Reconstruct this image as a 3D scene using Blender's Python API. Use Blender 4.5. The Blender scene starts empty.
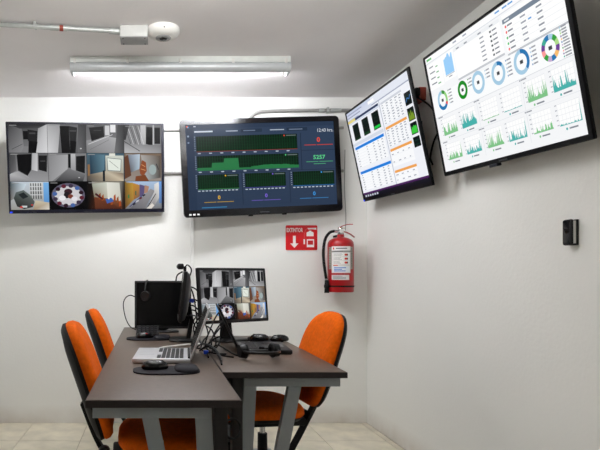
import bpy, bmesh, math, random
from mathutils import Vector, Matrix
random.seed(7)
PI = math.pi
SC = bpy.context.scene
COL = SC.collection

# ------------------------------------------------------------------ camera, world, exposure
F, CX, CY, CAMZ = 550.0, 153.0, 273.0, 1.153
cam_d = bpy.data.cameras.new('camera')
cam_d.sensor_width = 36.0
cam_d.lens = F / 600 * 36
cam_d.shift_x = (300 - CX) / 600
cam_d.shift_y = (CY - 225) / 600
cam_d.clip_start = 0.02
cam = bpy.data.objects.new('camera', cam_d)
cam.location = (0, 0, CAMZ)
cam.rotation_euler = (PI / 2, 0, 0)
COL.objects.link(cam)
SC.camera = cam
w = bpy.data.worlds.new('world'); SC.world = w; w.use_nodes = True
w.node_tree.nodes['Background'].inputs[0].default_value = (0.02, 0.02, 0.022, 1)
w.node_tree.nodes['Background'].inputs[1].default_value = 1.0
SC.view_settings.view_transform = 'Standard'
SC.view_settings.look = 'None'
SC.view_settings.gamma = 1
SC.view_settings.use_curve_mapping = False
SC.view_settings.exposure = 0.17
TUBE_POWER = 142.0       # fluorescent tube over the far end of the room
FILL_TUBE_POWER = 98.0      # unseen fill tube, added nearer the camera to brighten the room

# room (metres): x right, y away from the camera, z up
XL, XR, YB, YF, ZC = -1.185, 1.646, 4.23, -2.0, 2.503

# ------------------------------------------------------------------ helpers
def lin(c):
    return tuple(((v / 255) / 12.92 if v / 255 <= 0.04045 else ((v / 255 + 0.055) / 1.055) ** 2.4) for v in c[:3])

def mat(name, rgb, rough=0.5, metal=0.0, spec=0.5, var=0.0, scale=20.0, bump=0.0, bscale=200.0, emit=0.0, coat=0.0):
    m = bpy.data.materials.new(name); m.use_nodes = True
    nt = m.node_tree; b = nt.nodes['Principled BSDF']
    c = lin(rgb)
    b.inputs['Base Color'].default_value = (*c, 1)
    b.inputs['Roughness'].default_value = rough
    b.inputs['Metallic'].default_value = metal
    b.inputs['Specular IOR Level'].default_value = spec
    b.inputs['Coat Weight'].default_value = coat
    tc = nt.nodes.new('ShaderNodeTexCoord')
    if var:
        n = nt.nodes.new('ShaderNodeTexNoise'); n.inputs['Scale'].default_value = scale; n.inputs['Detail'].default_value = 5
        nt.links.new(tc.outputs['Object'], n.inputs['Vector'])
        r = nt.nodes.new('ShaderNodeValToRGB')
        r.color_ramp.elements[0].position = 0.3; r.color_ramp.elements[1].position = 0.7
        r.color_ramp.elements[0].color = (*[v * (1 - var) for v in c], 1)
        r.color_ramp.elements[1].color = (*[min(1, v * (1 + var)) for v in c], 1)
        nt.links.new(n.outputs['Fac'], r.inputs['Fac']); nt.links.new(r.outputs['Color'], b.inputs['Base Color'])
    if bump:
        n2 = nt.nodes.new('ShaderNodeTexNoise'); n2.inputs['Scale'].default_value = bscale; n2.inputs['Detail'].default_value = 4
        nt.links.new(tc.outputs['Object'], n2.inputs['Vector'])
        bp = nt.nodes.new('ShaderNodeBump'); bp.inputs['Strength'].default_value = bump; bp.inputs['Distance'].default_value = 0.004
        nt.links.new(n2.outputs['Fac'], bp.inputs['Height']); nt.links.new(bp.outputs['Normal'], b.inputs['Normal'])
    if emit:
        b.inputs['Emission Color'].default_value = (*c, 1); b.inputs['Emission Strength'].default_value = emit
    return m

def attr_mat(name, emit, rough=0.4):
    """flat print / screen picture: colour comes from the mesh's own colour attribute"""
    m = bpy.data.materials.new(name); m.use_nodes = True
    nt = m.node_tree; b = nt.nodes['Principled BSDF']
    a = nt.nodes.new('ShaderNodeAttribute'); a.attribute_name = 'Col'
    b.inputs['Roughness'].default_value = rough
    if emit:
        b.inputs['Base Color'].default_value = (0.001, 0.001, 0.001, 1)
        b.inputs['Specular IOR Level'].default_value = 0.08
        nt.links.new(a.outputs['Color'], b.inputs['Emission Color']); b.inputs['Emission Strength'].default_value = emit
    else:
        nt.links.new(a.outputs['Color'], b.inputs['Base Color'])
    return m

def link(name, me, m=None, parent=None, M=None):
    o = bpy.data.objects.new(name, me); COL.objects.link(o)
    if m is not None and me is not None: me.materials.append(m)
    if parent is not None: o.parent = parent
    if M is not None: o.matrix_local = M
    return o

def obj(name, bm, m, parent=None, smooth=None, M=None):
    bmesh.ops.recalc_face_normals(bm, faces=bm.faces)
    me = bpy.data.meshes.new(name); bm.to_mesh(me); bm.free()
    if smooth is not None:
        for p in me.polygons: p.use_smooth = True
        if smooth < 179: me.set_sharp_from_angle(angle=math.radians(smooth))
    return link(name, me, m, parent, M)

def tag(o, label, cat, group=None):
    o['label'] = label; o['category'] = cat
    if group: o['group'] = group
    return o

def thing(name, label, cat, loc=(0, 0, 0), rotz=0.0, group=None, M=None):
    o = bpy.data.objects.new(name, None); COL.objects.link(o)
    o.empty_display_size = 0.05
    if M is not None: o.matrix_world = M
    else:
        o.location = loc; o.rotation_euler = (0, 0, rotz)
    return tag(o, label, cat, group)

def NB(): return bmesh.new()

def box(bm, x0, x1, y0, y1, z0, z1, r=0.0, seg=2, M=None):
    g = bmesh.ops.create_cube(bm, size=1.0)
    vs = g['verts']
    for v in vs:
        v.co = Vector(((x0 + x1) / 2 + v.co.x * (x1 - x0), (y0 + y1) / 2 + v.co.y * (y1 - y0), (z0 + z1) / 2 + v.co.z * (z1 - z0)))
    if r > 0:
        es = list({e for v in vs for e in v.link_edges})
        res = bmesh.ops.bevel(bm, geom=es, offset=r, segments=seg, affect='EDGES', profile=0.5)
        vs = list({v for f in res['faces'] for v in f.verts} | {v for v in vs if v.is_valid})
    if M is not None:
        for v in vs: v.co = M @ v.co
    return bm

def cyl(bm, p0, p1, r0, r1=None, seg=16):
    r1 = r0 if r1 is None else r1
    p0, p1 = Vector(p0), Vector(p1); d = (p1 - p0).normalized()
    a = d.orthogonal().normalized(); b = d.cross(a)
    A = [bm.verts.new(p0 + r0 * (math.cos(2 * PI * i / seg) * a + math.sin(2 * PI * i / seg) * b)) for i in range(seg)]
    B = [bm.verts.new(p1 + r1 * (math.cos(2 * PI * i / seg) * a + math.sin(2 * PI * i / seg) * b)) for i in range(seg)]
    for i in range(seg):
        j = (i + 1) % seg; bm.faces.new((A[i], A[j], B[j], B[i]))
    bm.faces.new(A[::-1]); bm.faces.new(B)
    return bm

def tube(bm, pts, r, seg=8):
    pts = [Vector(p) for p in pts]
    n = len(pts); rings = []; a = None
    for i, p in enumerate(pts):
        d = (pts[min(i + 1, n - 1)] - pts[max(i - 1, 0)])
        if d.length < 1e-9: d = Vector((0, 0, 1))
        d.normalize()
        a = d.orthogonal().normalized() if a is None else (a - d * a.dot(d)).normalized()
        b = d.cross(a)
        rr = r[i] if isinstance(r, (list, tuple)) else r
        rings.append([bm.verts.new(p + rr * (math.cos(2 * PI * k / seg) * a + math.sin(2 * PI * k / seg) * b)) for k in range(seg)])
    for i in range(n - 1):
        for k in range(seg):
            l = (k + 1) % seg
            bm.faces.new((rings[i][k], rings[i][l], rings[i + 1][l], rings[i + 1][k]))
    bm.faces.new(rings[0][::-1]); bm.faces.new(rings[-1])
    return bm

def spline(pts, k=8):
    pts = [Vector(p) for p in pts]; out = []
    P = [pts[0] * 2 - pts[1]] + pts + [pts[-1] * 2 - pts[-2]]
    for i in range(1, len(P) - 2):
        for s in range(k):
            t = s / k
            out.append(0.5 * ((2 * P[i]) + (P[i + 1] - P[i - 1]) * t + (2 * P[i - 1] - 5 * P[i] + 4 * P[i + 1] - P[i + 2]) * t * t
                              + (3 * P[i] - P[i - 1] - 3 * P[i + 1] + P[i + 2]) * t ** 3))
    out.append(pts[-1]); return out

def lathe(bm, prof, seg=24, M=None):
    M = M or Matrix()
    rings = []
    for r, z in prof:
        if r < 1e-6: rings.append([bm.verts.new(M @ Vector((0, 0, z)))])
        else: rings.append([bm.verts.new(M @ Vector((r * math.cos(2 * PI * k / seg), r * math.sin(2 * PI * k / seg), z))) for k in range(seg)])
    for A, B in zip(rings, rings[1:]):
        for k in range(seg):
            l = (k + 1) % seg
            if len(A) == 1 and len(B) > 1: bm.faces.new((A[0], B[k], B[l]))
            elif len(B) == 1 and len(A) > 1: bm.faces.new((A[k], B[0], A[l]))
            elif len(A) > 1: bm.faces.new((A[k], B[k], B[l], A[l]))
    for R_ in (rings[0], rings[-1]):
        if len(R_) > 2: bm.faces.new(R_)
    return bm

def loft(bm, rings):
    """closed rings of equal length, first and last capped"""
    V = [[bm.verts.new(p) for p in r] for r in rings]
    n = len(V[0])
    for A, B in zip(V, V[1:]):
        for k in range(n):
            l = (k + 1) % n; bm.faces.new((A[k], A[l], B[l], B[k]))
    bm.faces.new(V[0][::-1]); bm.faces.new(V[-1])
    return bm

def rrect(w, h, r, seg=5):
    out = []
    for cx, cy, a0 in ((w / 2 - r, h / 2 - r, 0), (-w / 2 + r, h / 2 - r, 90), (-w / 2 + r, -h / 2 + r, 180), (w / 2 - r, -h / 2 + r, 270)):
        for i in range(seg + 1):
            a = math.radians(a0 + 90 * i / seg); out.append((cx + r * math.cos(a), cy + r * math.sin(a)))
    return out

def at(px, py, Y):
    """photo pixel -> world point on the plane at depth Y (used while laying the room out)"""
    return Vector(((px - CX) / F * Y, Y, CAMZ - (py - CY) / F * Y))

# ------------------------------------------------------------------ flat pictures (screens, print)
def clip(poly, cr):
    def cut(P, f):
        out = []
        for i in range(len(P)):
            a, b = P[i], P[(i + 1) % len(P)]; fa, fb = f(a), f(b)
            if fa >= 0: out.append(a)
            if fa * fb < 0:
                t = fa / (fa - fb); out.append(tuple(a[k] + (b[k] - a[k]) * t for k in range(5)))
        return out
    x0, y0, x1, y1 = cr
    for f in (lambda p: p[0] - x0, lambda p: x1 - p[0], lambda p: p[1] - y0, lambda p: y1 - p[1]):
        if len(poly) < 3: return []
        poly = cut(poly, f)
    return poly

class Canvas:
    def __init__(s, w, h): s.w, s.h, s.units, s.cr = w, h, [], None; s.T = (0, 0, 1, 1)
    def win(s, x, y, w, h, du=1.0, dv=1.0):          # sub-picture with its own 0..du, 0..dv coordinates, clipped
        s.T = (x, y, w / du, h / dv); s.cr = (x, y, x + w, y + h)
    def full(s): s.T = (0, 0, 1, 1); s.cr = None
    def unit(s, polys):
        out = []
        for pts, cols in polys:
            if not isinstance(cols[0], (tuple, list)): cols = [cols] * len(pts)
            P = [(s.T[0] + p[0] * s.T[2], s.T[1] + p[1] * s.T[3], *lin(c)) for p, c in zip(pts, cols)]
            P = clip(P, s.cr or (0, 0, s.w, s.h))
            if len(P) >= 3: out.append(P)
        if not out: return
        xs = [p[0] for P in out for p in P]; ys = [p[1] for P in out for p in P]
        bb = (min(xs), min(ys), max(xs), max(ys))
        lay = 0
        for b2, l2, _ in s.units:
            if b2[0] < bb[2] - 1e-6 and b2[2] > bb[0] + 1e-6 and b2[1] < bb[3] - 1e-6 and b2[3] > bb[1] + 1e-6: lay = max(lay, l2 + 1)
        s.units.append((bb, lay, out))
    def rect(s, x0, y0, x1, y1, c, c2=None, vert=True):
        c2 = c2 or c
        s.unit([([(x0, y0), (x1, y0), (x1, y1), (x0, y1)], [c, c, c2, c2] if vert else [c, c2, c2, c])])
    def poly(s, pts, c): s.unit([(pts, c)])
    def disc(s, cx, cy, rx, ry, c, n=20): s.unit([([(cx + rx * math.cos(2 * PI * i / n), cy + ry * math.sin(2 * PI * i / n)) for i in range(n)], c)])
    def ring(s, cx, cy, rx, ry, k, a0, a1, c, n=None):
        n = n or max(3, int(abs(a1 - a0) / 12)); ps = []
        for i in range(n):
            a, b = [math.radians(a0 + (a1 - a0) * (i + j) / n - 90) for j in (0, 1)]
            ps.append(([(cx + rx * math.cos(a), cy + ry * math.sin(a)), (cx + rx * math.cos(b), cy + ry * math.sin(b)),
                        (cx + rx * k * math.cos(b), cy + ry * k * math.sin(b)), (cx + rx * k * math.cos(a), cy + ry * k * math.sin(a))], c))
        s.unit(ps)
    def area(s, x0, x1, ybase, hs, c):
        n = len(hs) - 1; st = (x1 - x0) / n
        s.unit([([(x0 + i * st, ybase), (x0 + i * st, ybase - hs[i]), (x0 + (i + 1) * st, ybase - hs[i + 1]), (x0 + (i + 1) * st, ybase)], c) for i in range(n)])
    def line(s, pts, wd, c):
        ps = []
        for (ax, ay), (bx, by) in zip(pts, pts[1:]):
            dx, dy = bx - ax, by - ay; L = math.hypot(dx, dy) or 1; nx, ny = -dy / L * wd / 2, dx / L * wd / 2
            ps.append(([(ax + nx, ay + ny), (bx + nx, by + ny), (bx - nx, by - ny), (ax - nx, ay - ny)], c))
        s.unit(ps)
    def dashes(s, x, y, n, step, wd, ht, c, jit=0.4):      # unreadable small print
        for i in range(n): s.rect(x, y + i * step, x + wd * (1 - jit * random.random()), y + i * step + ht, c)
    def text(s, txt, x, y, size, c, align='LEFT', sx=1.0, bold=False):
        cu = bpy.data.curves.new('t', 'FONT'); cu.body = txt; cu.size = size; cu.align_x = align; cu.resolution_u = 2
        if bold: cu.offset = size * 0.022
        o = bpy.data.objects.new('t', cu); COL.objects.link(o)
        me = o.to_mesh()
        ps = [([(x + me.vertices[i].co.x * sx, y - me.vertices[i].co.y) for i in p.vertices], c) for p in me.polygons]
        o.to_mesh_clear(); bpy.data.objects.remove(o); bpy.data.curves.remove(cu)
        s.unit(ps)
    def build(s, name, fn, m, parent, step=0.00025):
        vs, fs, cs = [], [], []
        for _, lay, polys in s.units:
            for P in polys:
                b = len(vs)
                for p in P: vs.append(fn(p[0] / s.w, p[1] / s.h, lay * step)); cs.append((p[2], p[3], p[4], 1.0))
                fs.append(tuple(range(b + len(P) - 1, b - 1, -1)))
        me = bpy.data.meshes.new(name); me.from_pydata([tuple(v) for v in vs], [], fs)
        a = me.color_attributes.new('Col', 'FLOAT_COLOR', 'POINT')
        for i, c in enumerate(cs): a.data[i].color = c
        return link(name, me, m, parent)

# ------------------------------------------------------------------ materials
def wall_mat(name, rgb, var, stain=None):
    m = mat(name, rgb, rough=0.75, spec=0.25, var=var, scale=1.3, bump=0.25, bscale=60)
    if stain:                                   # brown scuffs low on the wall, patchy
        nt = m.node_tree; b = nt.nodes['Principled BSDF']; src = b.inputs['Base Color'].links[0].from_socket
        tc = [n for n in nt.nodes if n.type == 'TEX_COORD'][0]
        sp = nt.nodes.new('ShaderNodeSeparateXYZ'); nt.links.new(tc.outputs['Object'], sp.inputs[0])
        mr = nt.nodes.new('ShaderNodeMapRange'); mr.inputs['From Min'].default_value = 0.0; mr.inputs['From Max'].default_value = 0.14
        mr.inputs['To Min'].default_value = 0.55; mr.inputs['To Max'].default_value = 0.0; nt.links.new(sp.outputs['Z'], mr.inputs['Value'])
        n = nt.nodes.new('ShaderNodeTexNoise'); n.inputs['Scale'].default_value = 7; n.inputs['Detail'].default_value = 6; nt.links.new(tc.outputs['Object'], n.inputs['Vector'])
        mu = nt.nodes.new('ShaderNodeMath'); mu.operation = 'MULTIPLY'; nt.links.new(mr.outputs[0], mu.inputs[0]); nt.links.new(n.outputs['Fac'], mu.inputs[1])
        mx = nt.nodes.new('ShaderNodeMix'); mx.data_type = 'RGBA'; nt.links.new(mu.outputs[0], mx.inputs['Factor']); nt.links.new(src, mx.inputs['A']); mx.inputs['B'].default_value = (*lin(stain), 1)
        nt.links.new(mx.outputs['Result'], b.inputs['Base Color'])
    return m
M_wall = wall_mat('painted_plaster', (240, 240, 236), 0.015, (150, 120, 80))
M_ceil = wall_mat('ceiling_plaster', (238, 235, 235), 0.05)
M_tile = mat('floor_tile_glaze', (216, 208, 187), rough=0.28, var=0.2, scale=6)
M_grout = mat('grout', (150, 138, 115), rough=0.9, var=0.1)
M_blackp = mat('black_plastic', (10, 10, 12), rough=0.45, spec=0.35, var=0.08, scale=60)
M_blackm = mat('matte_black_plastic', (8, 8, 10), rough=0.6, spec=0.25, var=0.08, scale=80)
M_gloss = mat('gloss_black_plastic', (9, 8, 11), rough=0.2, spec=0.4, var=0.03, scale=8)
M_tvblack = mat('black_television_bezel', (6, 6, 10), rough=0.4, spec=0.15, var=0.05, scale=8)
M_navy = mat('dark_navy_bezel', (9, 10, 30), rough=0.3, var=0.05, scale=8)
M_shell = mat('grey_monitor_shell', (52, 54, 58), rough=0.35, var=0.05)
M_rubber = mat('black_rubber', (9, 9, 11), rough=0.7, spec=0.25, var=0.1, scale=90)
M_orange = mat('orange_fabric', (222, 96, 4), rough=0.9, spec=0.15, var=0.12, scale=60, bump=0.5, bscale=420)
M_wood = mat('dark_laminate', (82, 67, 55), rough=0.42, var=0.1, scale=45, bump=0.04, bscale=300)
M_edge = mat('dark_edge_band', (32, 22, 25), rough=0.45, var=0.06)
M_steel = mat('grey_painted_steel', (150, 157, 163), rough=0.45, var=0.05, scale=14)
M_dkpanel = mat('dark_brown_panel', (20, 15, 17), rough=0.6, var=0.1)
M_chrome = mat('chrome', (190, 190, 195), rough=0.18, metal=1.0, var=0.03)
M_galv = mat('galvanised_conduit', (186, 190, 188), rough=0.35, metal=0.45, var=0.1, scale=25)
M_greybox = mat('grey_junction_box', (190, 191, 188), rough=0.5, var=0.04)
M_dgreybox = mat('grey_box_cover', (150, 151, 150), rough=0.5, var=0.05)
M_white = mat('white_plastic', (226, 226, 222), rough=0.4, var=0.02)
M_greycond = mat('white_painted_conduit', (150, 149, 145), rough=0.5, var=0.05)
M_silver = mat('silver_laptop_plastic', (196, 198, 202), rough=0.35, metal=0.2, var=0.03)
M_red = mat('red_enamel', (168, 6, 16), rough=0.3, var=0.04, coat=0.1)
M_redd = mat('red_brown_plastic', (150, 56, 36), rough=0.5, var=0.08)
M_brass = mat('brass', (176, 150, 96), rough=0.3, metal=0.9, var=0.05)
M_blue = mat('blue_plastic', (22, 62, 190), rough=0.4, var=0.05)
M_gel = mat('black_gel_fabric', (14, 13, 22), rough=0.75, spec=0.25, var=0.1, scale=90)
M_darkglass = mat('dark_screen_glass', (5, 5, 6), rough=0.25, spec=0.25, var=0.05)
M_screen = attr_mat('lit_screen', 0.88, 0.3)
M_print = attr_mat('printed_colour', 0.0, 0.45)
M_tube = mat('lit_fluorescent_tube', (250, 250, 255), emit=TUBE_POWER, var=0.0)
M_fill_tube = mat('added_fill_tube', (252, 251, 250), emit=FILL_TUBE_POWER, var=0.0)
M_cover = mat('grey_lamp_cover', (206, 211, 214), rough=0.25, metal=0.2, var=0.04)
M_lampbase = mat('lamp_base_paint', (226, 230, 226), rough=0.45, var=0.06, scale=12)
M_ledb = mat('blue_indicator', (40, 70, 255), emit=1.0)

# ------------------------------------------------------------------ the setting
def struct(name, bm, m, **k):
    o = obj(name, bm, m, **k); o['kind'] = 'structure'; return o
T = 0.1
fl = struct('floor', box(NB(), XL - T, XR + T, YF - T, YB + T, -T, -0.004), M_grout)
struct('ceiling', box(NB(), XL - T, XR + T, YF - T, YB + T, ZC, ZC + T), M_ceil)
struct('wall_back', box(NB(), XL - T, XR + T, YB, YB + T, 0, ZC), M_wall)
struct('wall_front', box(NB(), XL - T, XR + T, YF - T, YF, 0, ZC), M_wall)
struct('wall_left', box(NB(), XL - T, XL, YF, YB, 0, ZC), M_wall)
struct('wall_right', box(NB(), XR, XR + T, YF, YB, 0, ZC), M_wall)
tile_mesh = {}
TS = 0.42
nx0 = -0.92
xs = [XL] + [nx0 + i * TS for i in range(0, 8) if XL + 0.02 < nx0 + i * TS < XR - 0.02] + [XR]
ys = [YF] + sorted(YB - 0.45 - i * TS for i in range(0, 15) if YB - 0.45 - i * TS > YF + 0.02) + [YB]
for i in range(len(xs) - 1):
    for j in range(len(ys) - 1):
        wx, wy = xs[i + 1] - xs[i] - 0.004, ys[j + 1] - ys[j] - 0.004
        key = (round(wx, 4), round(wy, 4))
        if key not in tile_mesh:
            bm = box(NB(), -wx / 2, wx / 2, -wy / 2, wy / 2, -0.006, 0.0)
            me = bpy.data.meshes.new('tile'); bmesh.ops.recalc_face_normals(bm, faces=bm.faces); bm.to_mesh(me); bm.free()
            me.materials.append(M_tile); tile_mesh[key] = me
        o = link('tile', tile_mesh[key], None, fl)
        o.location = ((xs[i] + xs[i + 1]) / 2, (ys[j] + ys[j + 1]) / 2, 0)

# ------------------------------------------------------------------ fluorescent lamp and added fill strip
def batten(loc, rotz, label, tube_m, L=1.375, cover=True):
    t = thing('fluorescent_lamp', label, 'ceiling lamp', loc, rotz)      # origin: ceiling, front edge middle; local -y is the cover side
    bm = box(NB(), -L / 2, L / 2, 0.0, 0.15, -0.036, 0, r=0.003)
    obj('base_plate', bm, M_lampbase, t, smooth=30)
    bm = NB(); out = []
    prof = [(0.006, -0.036), (-0.004, -0.046), (-0.008, -0.06), (-0.004, -0.076), (0.008, -0.088), (0.022, -0.094)]
    inner = [(y + 0.003, z + 0.0008) for y, z in prof[::-1]]
    rings = [[Vector((x, y, z)) for y, z in prof + inner] for x in (-L / 2 + 0.012, L / 2 - 0.012)]
    loft(bm, rings)
    if cover: obj('cover', bm, M_cover, t, smooth=50)
    else: bm.free()
    obj('tube', cyl(NB(), (-L / 2 + 0.03, 0.062, -0.066), (L / 2 - 0.03, 0.062, -0.066), 0.013, seg=14), tube_m, t, smooth=60)
    for s in (-1, 1):
        x = s * (L / 2 - 0.007)
        bm = NB(); ring = [Vector((x - s * 0.007, y, z)) for y, z in prof + [(0.09, -0.094), (0.14, -0.07), (0.146, -0.036)]]
        loft(bm, [ring, [p + Vector((s * 0.014, 0, 0)) for p in ring]])
        if cover: obj('end_cap', bm, M_cover, t, smooth=40)
        else: bm.free()
        obj('lamp_holder', box(NB(), s * (L / 2 - 0.03) - 0.008, s * (L / 2 - 0.03) + 0.008, 0.045, 0.08, -0.082, -0.036, r=0.003), M_white, t)
    for k in range(5):
        x = -L / 2 + 0.03 + (L - 0.06) * k / 4
        bm = box(NB(), x - 0.008, x + 0.008, -0.006, 0.012, -0.044, -0.018, r=0.002)
        box(bm, x - 0.004, x + 0.004, -0.009, 0.002, -0.03, -0.016, r=0.0015)
        obj('clip', bm, M_white, t, smooth=40)
    return t
batten(((180.5 - CX) / F * 3.42, 3.42, ZC), 0, 'lit fluorescent strip lamp with grey cover on the ceiling', M_tube)
batten((0.17, 2.2, ZC), PI, 'added fill light built as an open fluorescent strip on the ceiling, out of view', M_fill_tube, cover=False)  # added out of frame to lift the right wall and ceiling

# ------------------------------------------------------------------ ceiling conduit, box and dome camera
t = thing('ceiling_conduit', 'galvanised metal conduit running across the ceiling to the grey box', 'conduit', (-0.7, 2.95, ZC))
def cl(p): return Vector(p) - Vector((-0.7, 2.95, ZC))
pa, pb = Vector((XL + 0.002, 2.895, 2.483)), Vector((-0.192, 3.028, 2.483))
obj('pipe', cyl(NB(), cl(pa), cl(pb), 0.0125, seg=14), M_galv, t, smooth=50)
dd = (pb - pa).normalized()
q = pa + dd * 0.63
obj('coupling', cyl(NB(), cl(q), cl(q + dd * 0.09), 0.0155, seg=14), M_galv, t, smooth=50)
obj('red_band', cyl(NB(), cl(q + dd * 0.052), cl(q + dd * 0.072), 0.0162, seg=14), M_redd, t, smooth=50)
obj('connector', cyl(NB(), cl(pb - dd * 0.05), cl(pb + dd * 0.014), 0.0165, seg=14), M_galv, t, smooth=50)
q = pa + dd * 0.55
bm = cyl(NB(), cl(q), cl(q + dd * 0.012), 0.0165, seg=14)
box(bm, *[v for a, b in zip(cl(q) + Vector((-0.004, -0.022, 0.0)), cl(q) + Vector((0.012, 0.0, 0.0195))) for v in (a, b)])
obj('clamp', bm, M_galv, t, smooth=50)
t = thing('junction_box', 'grey metal junction box on the ceiling between conduit and dome camera', 'electrical box', (-0.104, 3.04, ZC))
obj('body', box(NB(), -0.075, 0.075, -0.05, 0.05, -0.062, 0, r=0.004), M_greybox, t, smooth=30)
cv = obj('cover', box(NB(), -0.076, 0.076, -0.052, 0.052, -0.068, -0.0615, r=0.002), M_dgreybox, t, smooth=30)
for sx in (-1, 1):
    for sy in (-1, 1):
        obj('screw', cyl(NB(), (sx * 0.06, sy * 0.036, -0.068), (sx * 0.06, sy * 0.036, -0.0705), 0.0045, seg=10), M_chrome, cv)
t = thing('dome_camera', 'white round dome security camera on the ceiling beside the grey box', 'security camera', (0.057, 3.045, ZC))
obj('housing', lathe(NB(), [(0.0, 0), (0.09, 0), (0.093, -0.01), (0.091, -0.022), (0.08, -0.038), (0.06, -0.047), (0.035, -0.05), (0, -0.05)], 36), M_white, t, smooth=50)
obj('trim_ring', lathe(NB(), [(0.044, -0.046), (0.042, -0.0525), (0.034, -0.055), (0.022, -0.055), (0.022, -0.046)], 30), M_dgreybox, t, smooth=60)
ln = obj('lens', lathe(NB(), [(0.022, -0.05), (0.02, -0.056), (0.012, -0.06), (0, -0.061)], 24), M_gloss, t, smooth=80)
obj('screw', cyl(NB(), (0.004, -0.082, -0.024), (0.004, -0.089, -0.026), 0.004, seg=8), M_blackp, t)

# ------------------------------------------------------------------ pictures on the screens
def cctv(c):
    """twelve camera views, four by three, in a 400 x 225 picture"""
    W, H = c.w, c.h
    c.full(); c.rect(0, 0, W, H, (12, 12, 14))
    def tile(i, j): c.win(W * i / 4 + 0.4, H * j / 3 + 0.5, W / 4 - 0.8, H / 3 - 1.0, 100, 75)
    g = lambda v: (v, v, v + 2)
    # row 1
    tile(0, 0); c.rect(0, 0, 100, 75, g(70), g(120)); c.poly([(0, 0), (34, 0), (40, 75), (0, 75)], [g(60), g(100), g(140), g(110)])
    c.poly([(40, 58), (80, 58), (95, 75), (30, 75)], g(125)); c.poly([(78, 6), (100, 0), (100, 75), (68, 75)], [g(150), g(190), g(215), g(190)])
    c.rect(38, 18, 50, 40, g(22)); c.poly([(50, 14), (76, 18), (74, 46), (50, 44)], g(34)); c.poly([(52, 44), (75, 46), (70, 75), (50, 75)], g(14))
    c.rect(54, 22, 70, 26, g(70)); c.line([(8, 66), (36, 52)], 1.2, g(55)); c.poly([(0, 0), (100, 0), (80, 10), (30, 12)], [g(40), g(52), g(70), g(60)])
    tile(1, 0); c.rect(0, 0, 100, 75, g(110), g(92)); c.poly([(0, 0), (34, 0), (26, 75), (0, 75)], [g(170), g(150), g(185), g(210)])
    c.poly([(32, 4), (56, 4), (58, 75), (36, 75)], g(16)); c.poly([(56, 4), (78, 8), (74, 45), (58, 42)], g(36)); c.poly([(58, 42), (75, 45), (72, 75), (58, 75)], g(10))
    c.poly([(80, 0), (100, 0), (100, 75), (78, 75)], [g(70), g(50), g(80), g(105)]); c.rect(84, 62, 88, 65, g(200)); c.rect(58, 16, 75, 18, g(90))
    tile(2, 0); c.rect(0, 0, 100, 75, g(90), g(130)); c.poly([(0, 42), (52, 30), (86, 36), (75, 75), (0, 75)], [g(140), g(160), g(175), g(150), g(120)])
    c.poly([(8, 8), (46, 4), (48, 32), (14, 44)], g(16)); c.rect(50, 2, 62, 28, g(205)); c.rect(64, 0, 78, 20, g(232)); c.poly([(84, 0), (100, 0), (100, 75), (74, 75)], [g(60), g(40), g(70), g(110)])
    c.line([(5, 52), (70, 26)], 1.5, g(215)); c.line([(10, 66), (60, 40)], 1.0, g(100)); c.rect(20, 14, 40, 16, g(60))
    tile(3, 0); c.rect(0, 0, 100, 75, g(120), g(140)); c.rect(44, 0, 58, 52, g(205), g(170)); c.poly([(60, 4), (78, 6), (76, 56), (58, 50)], g(18)); c.rect(80, 6, 97, 50, g(30)); c.rect(77, 0, 81, 52, g(190))
    for k in range(6): c.line([(2 + k * 7, 2), (18 + k * 7, 52)], 1.1, g(225 if k % 2 else 40))
    c.poly([(0, 50), (100, 54), (100, 75), (0, 75)], [g(150), g(120), g(150), g(185)]); c.line([(0, 44), (42, 70)], 2, g(70)); c.poly([(0, 0), (14, 0), (4, 40), (0, 40)], g(45))
    # row 2
    tile(0, 1); c.rect(0, 0, 100, 75, g(95), g(150)); c.poly([(20, 4), (58, 2), (56, 44), (46, 60), (22, 46)], g(15)); c.poly([(60, 0), (74, 0), (72, 48), (57, 44)], [g(170), g(190), g(205), g(180)])
    c.poly([(76, 6), (98, 6), (96, 50), (75, 44)], g(26)); c.poly([(0, 55), (22, 48), (46, 62), (60, 75), (0, 75)], [g(180), g(160), g(170), g(140), g(130)]); c.poly([(0, 0), (16, 4), (18, 46), (0, 56)], [g(60), g(80), g(110), g(80)])
    c.rect(80, 20, 93, 22, g(80))
    tile(1, 1); c.rect(0, 0, 100, 75, g(125), g(120)); c.poly([(0, 6), (52, 4), (50, 42), (8, 75), (0, 75)], [g(130), g(165), g(170), g(150), g(140)]); c.poly([(52, 2), (59, 2), (58, 40), (52, 38)], g(15))
    c.rect(59, 2, 71, 46, g(185), g(150)); c.poly([(73, 8), (97, 6), (95, 54), (72, 46)], g(22)); c.poly([(16, 75), (52, 40), (72, 48), (96, 58), (90, 75)], [g(60), g(120), g(140), g(110), g(60)]); c.rect(78, 64, 82, 66, g(210))
    tile(2, 1); c.rect(0, 0, 100, 75, (70, 96, 110), (50, 66, 78)); c.poly([(8, 4), (48, 4), (46, 50), (10, 60)], [(42, 68, 86), (92, 128, 145), (84, 118, 134), (32, 48, 62)])
    c.rect(50, 6, 98, 75, (205, 210, 200), (150, 135, 110)); c.poly([(54, 12), (92, 16), (90, 48), (56, 46)], (226, 232, 222)); c.line([(60, 20), (84, 40)], 1.2, (120, 125, 120)); c.line([(54, 12), (92, 16), (90, 48), (56, 46), (54, 12)], 1.4, (70, 90, 100))
    c.poly([(0, 58), (50, 48), (98, 54), (98, 75), (0, 75)], [(90, 80, 70), (190, 180, 160), (120, 100, 85), (200, 185, 160), (60, 60, 62)]); c.rect(42, 46, 48, 75, (28, 34, 40)); c.rect(2, 30, 8, 60, (140, 105, 70)); c.rect(60, 0, 76, 7, (225, 225, 215))
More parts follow.
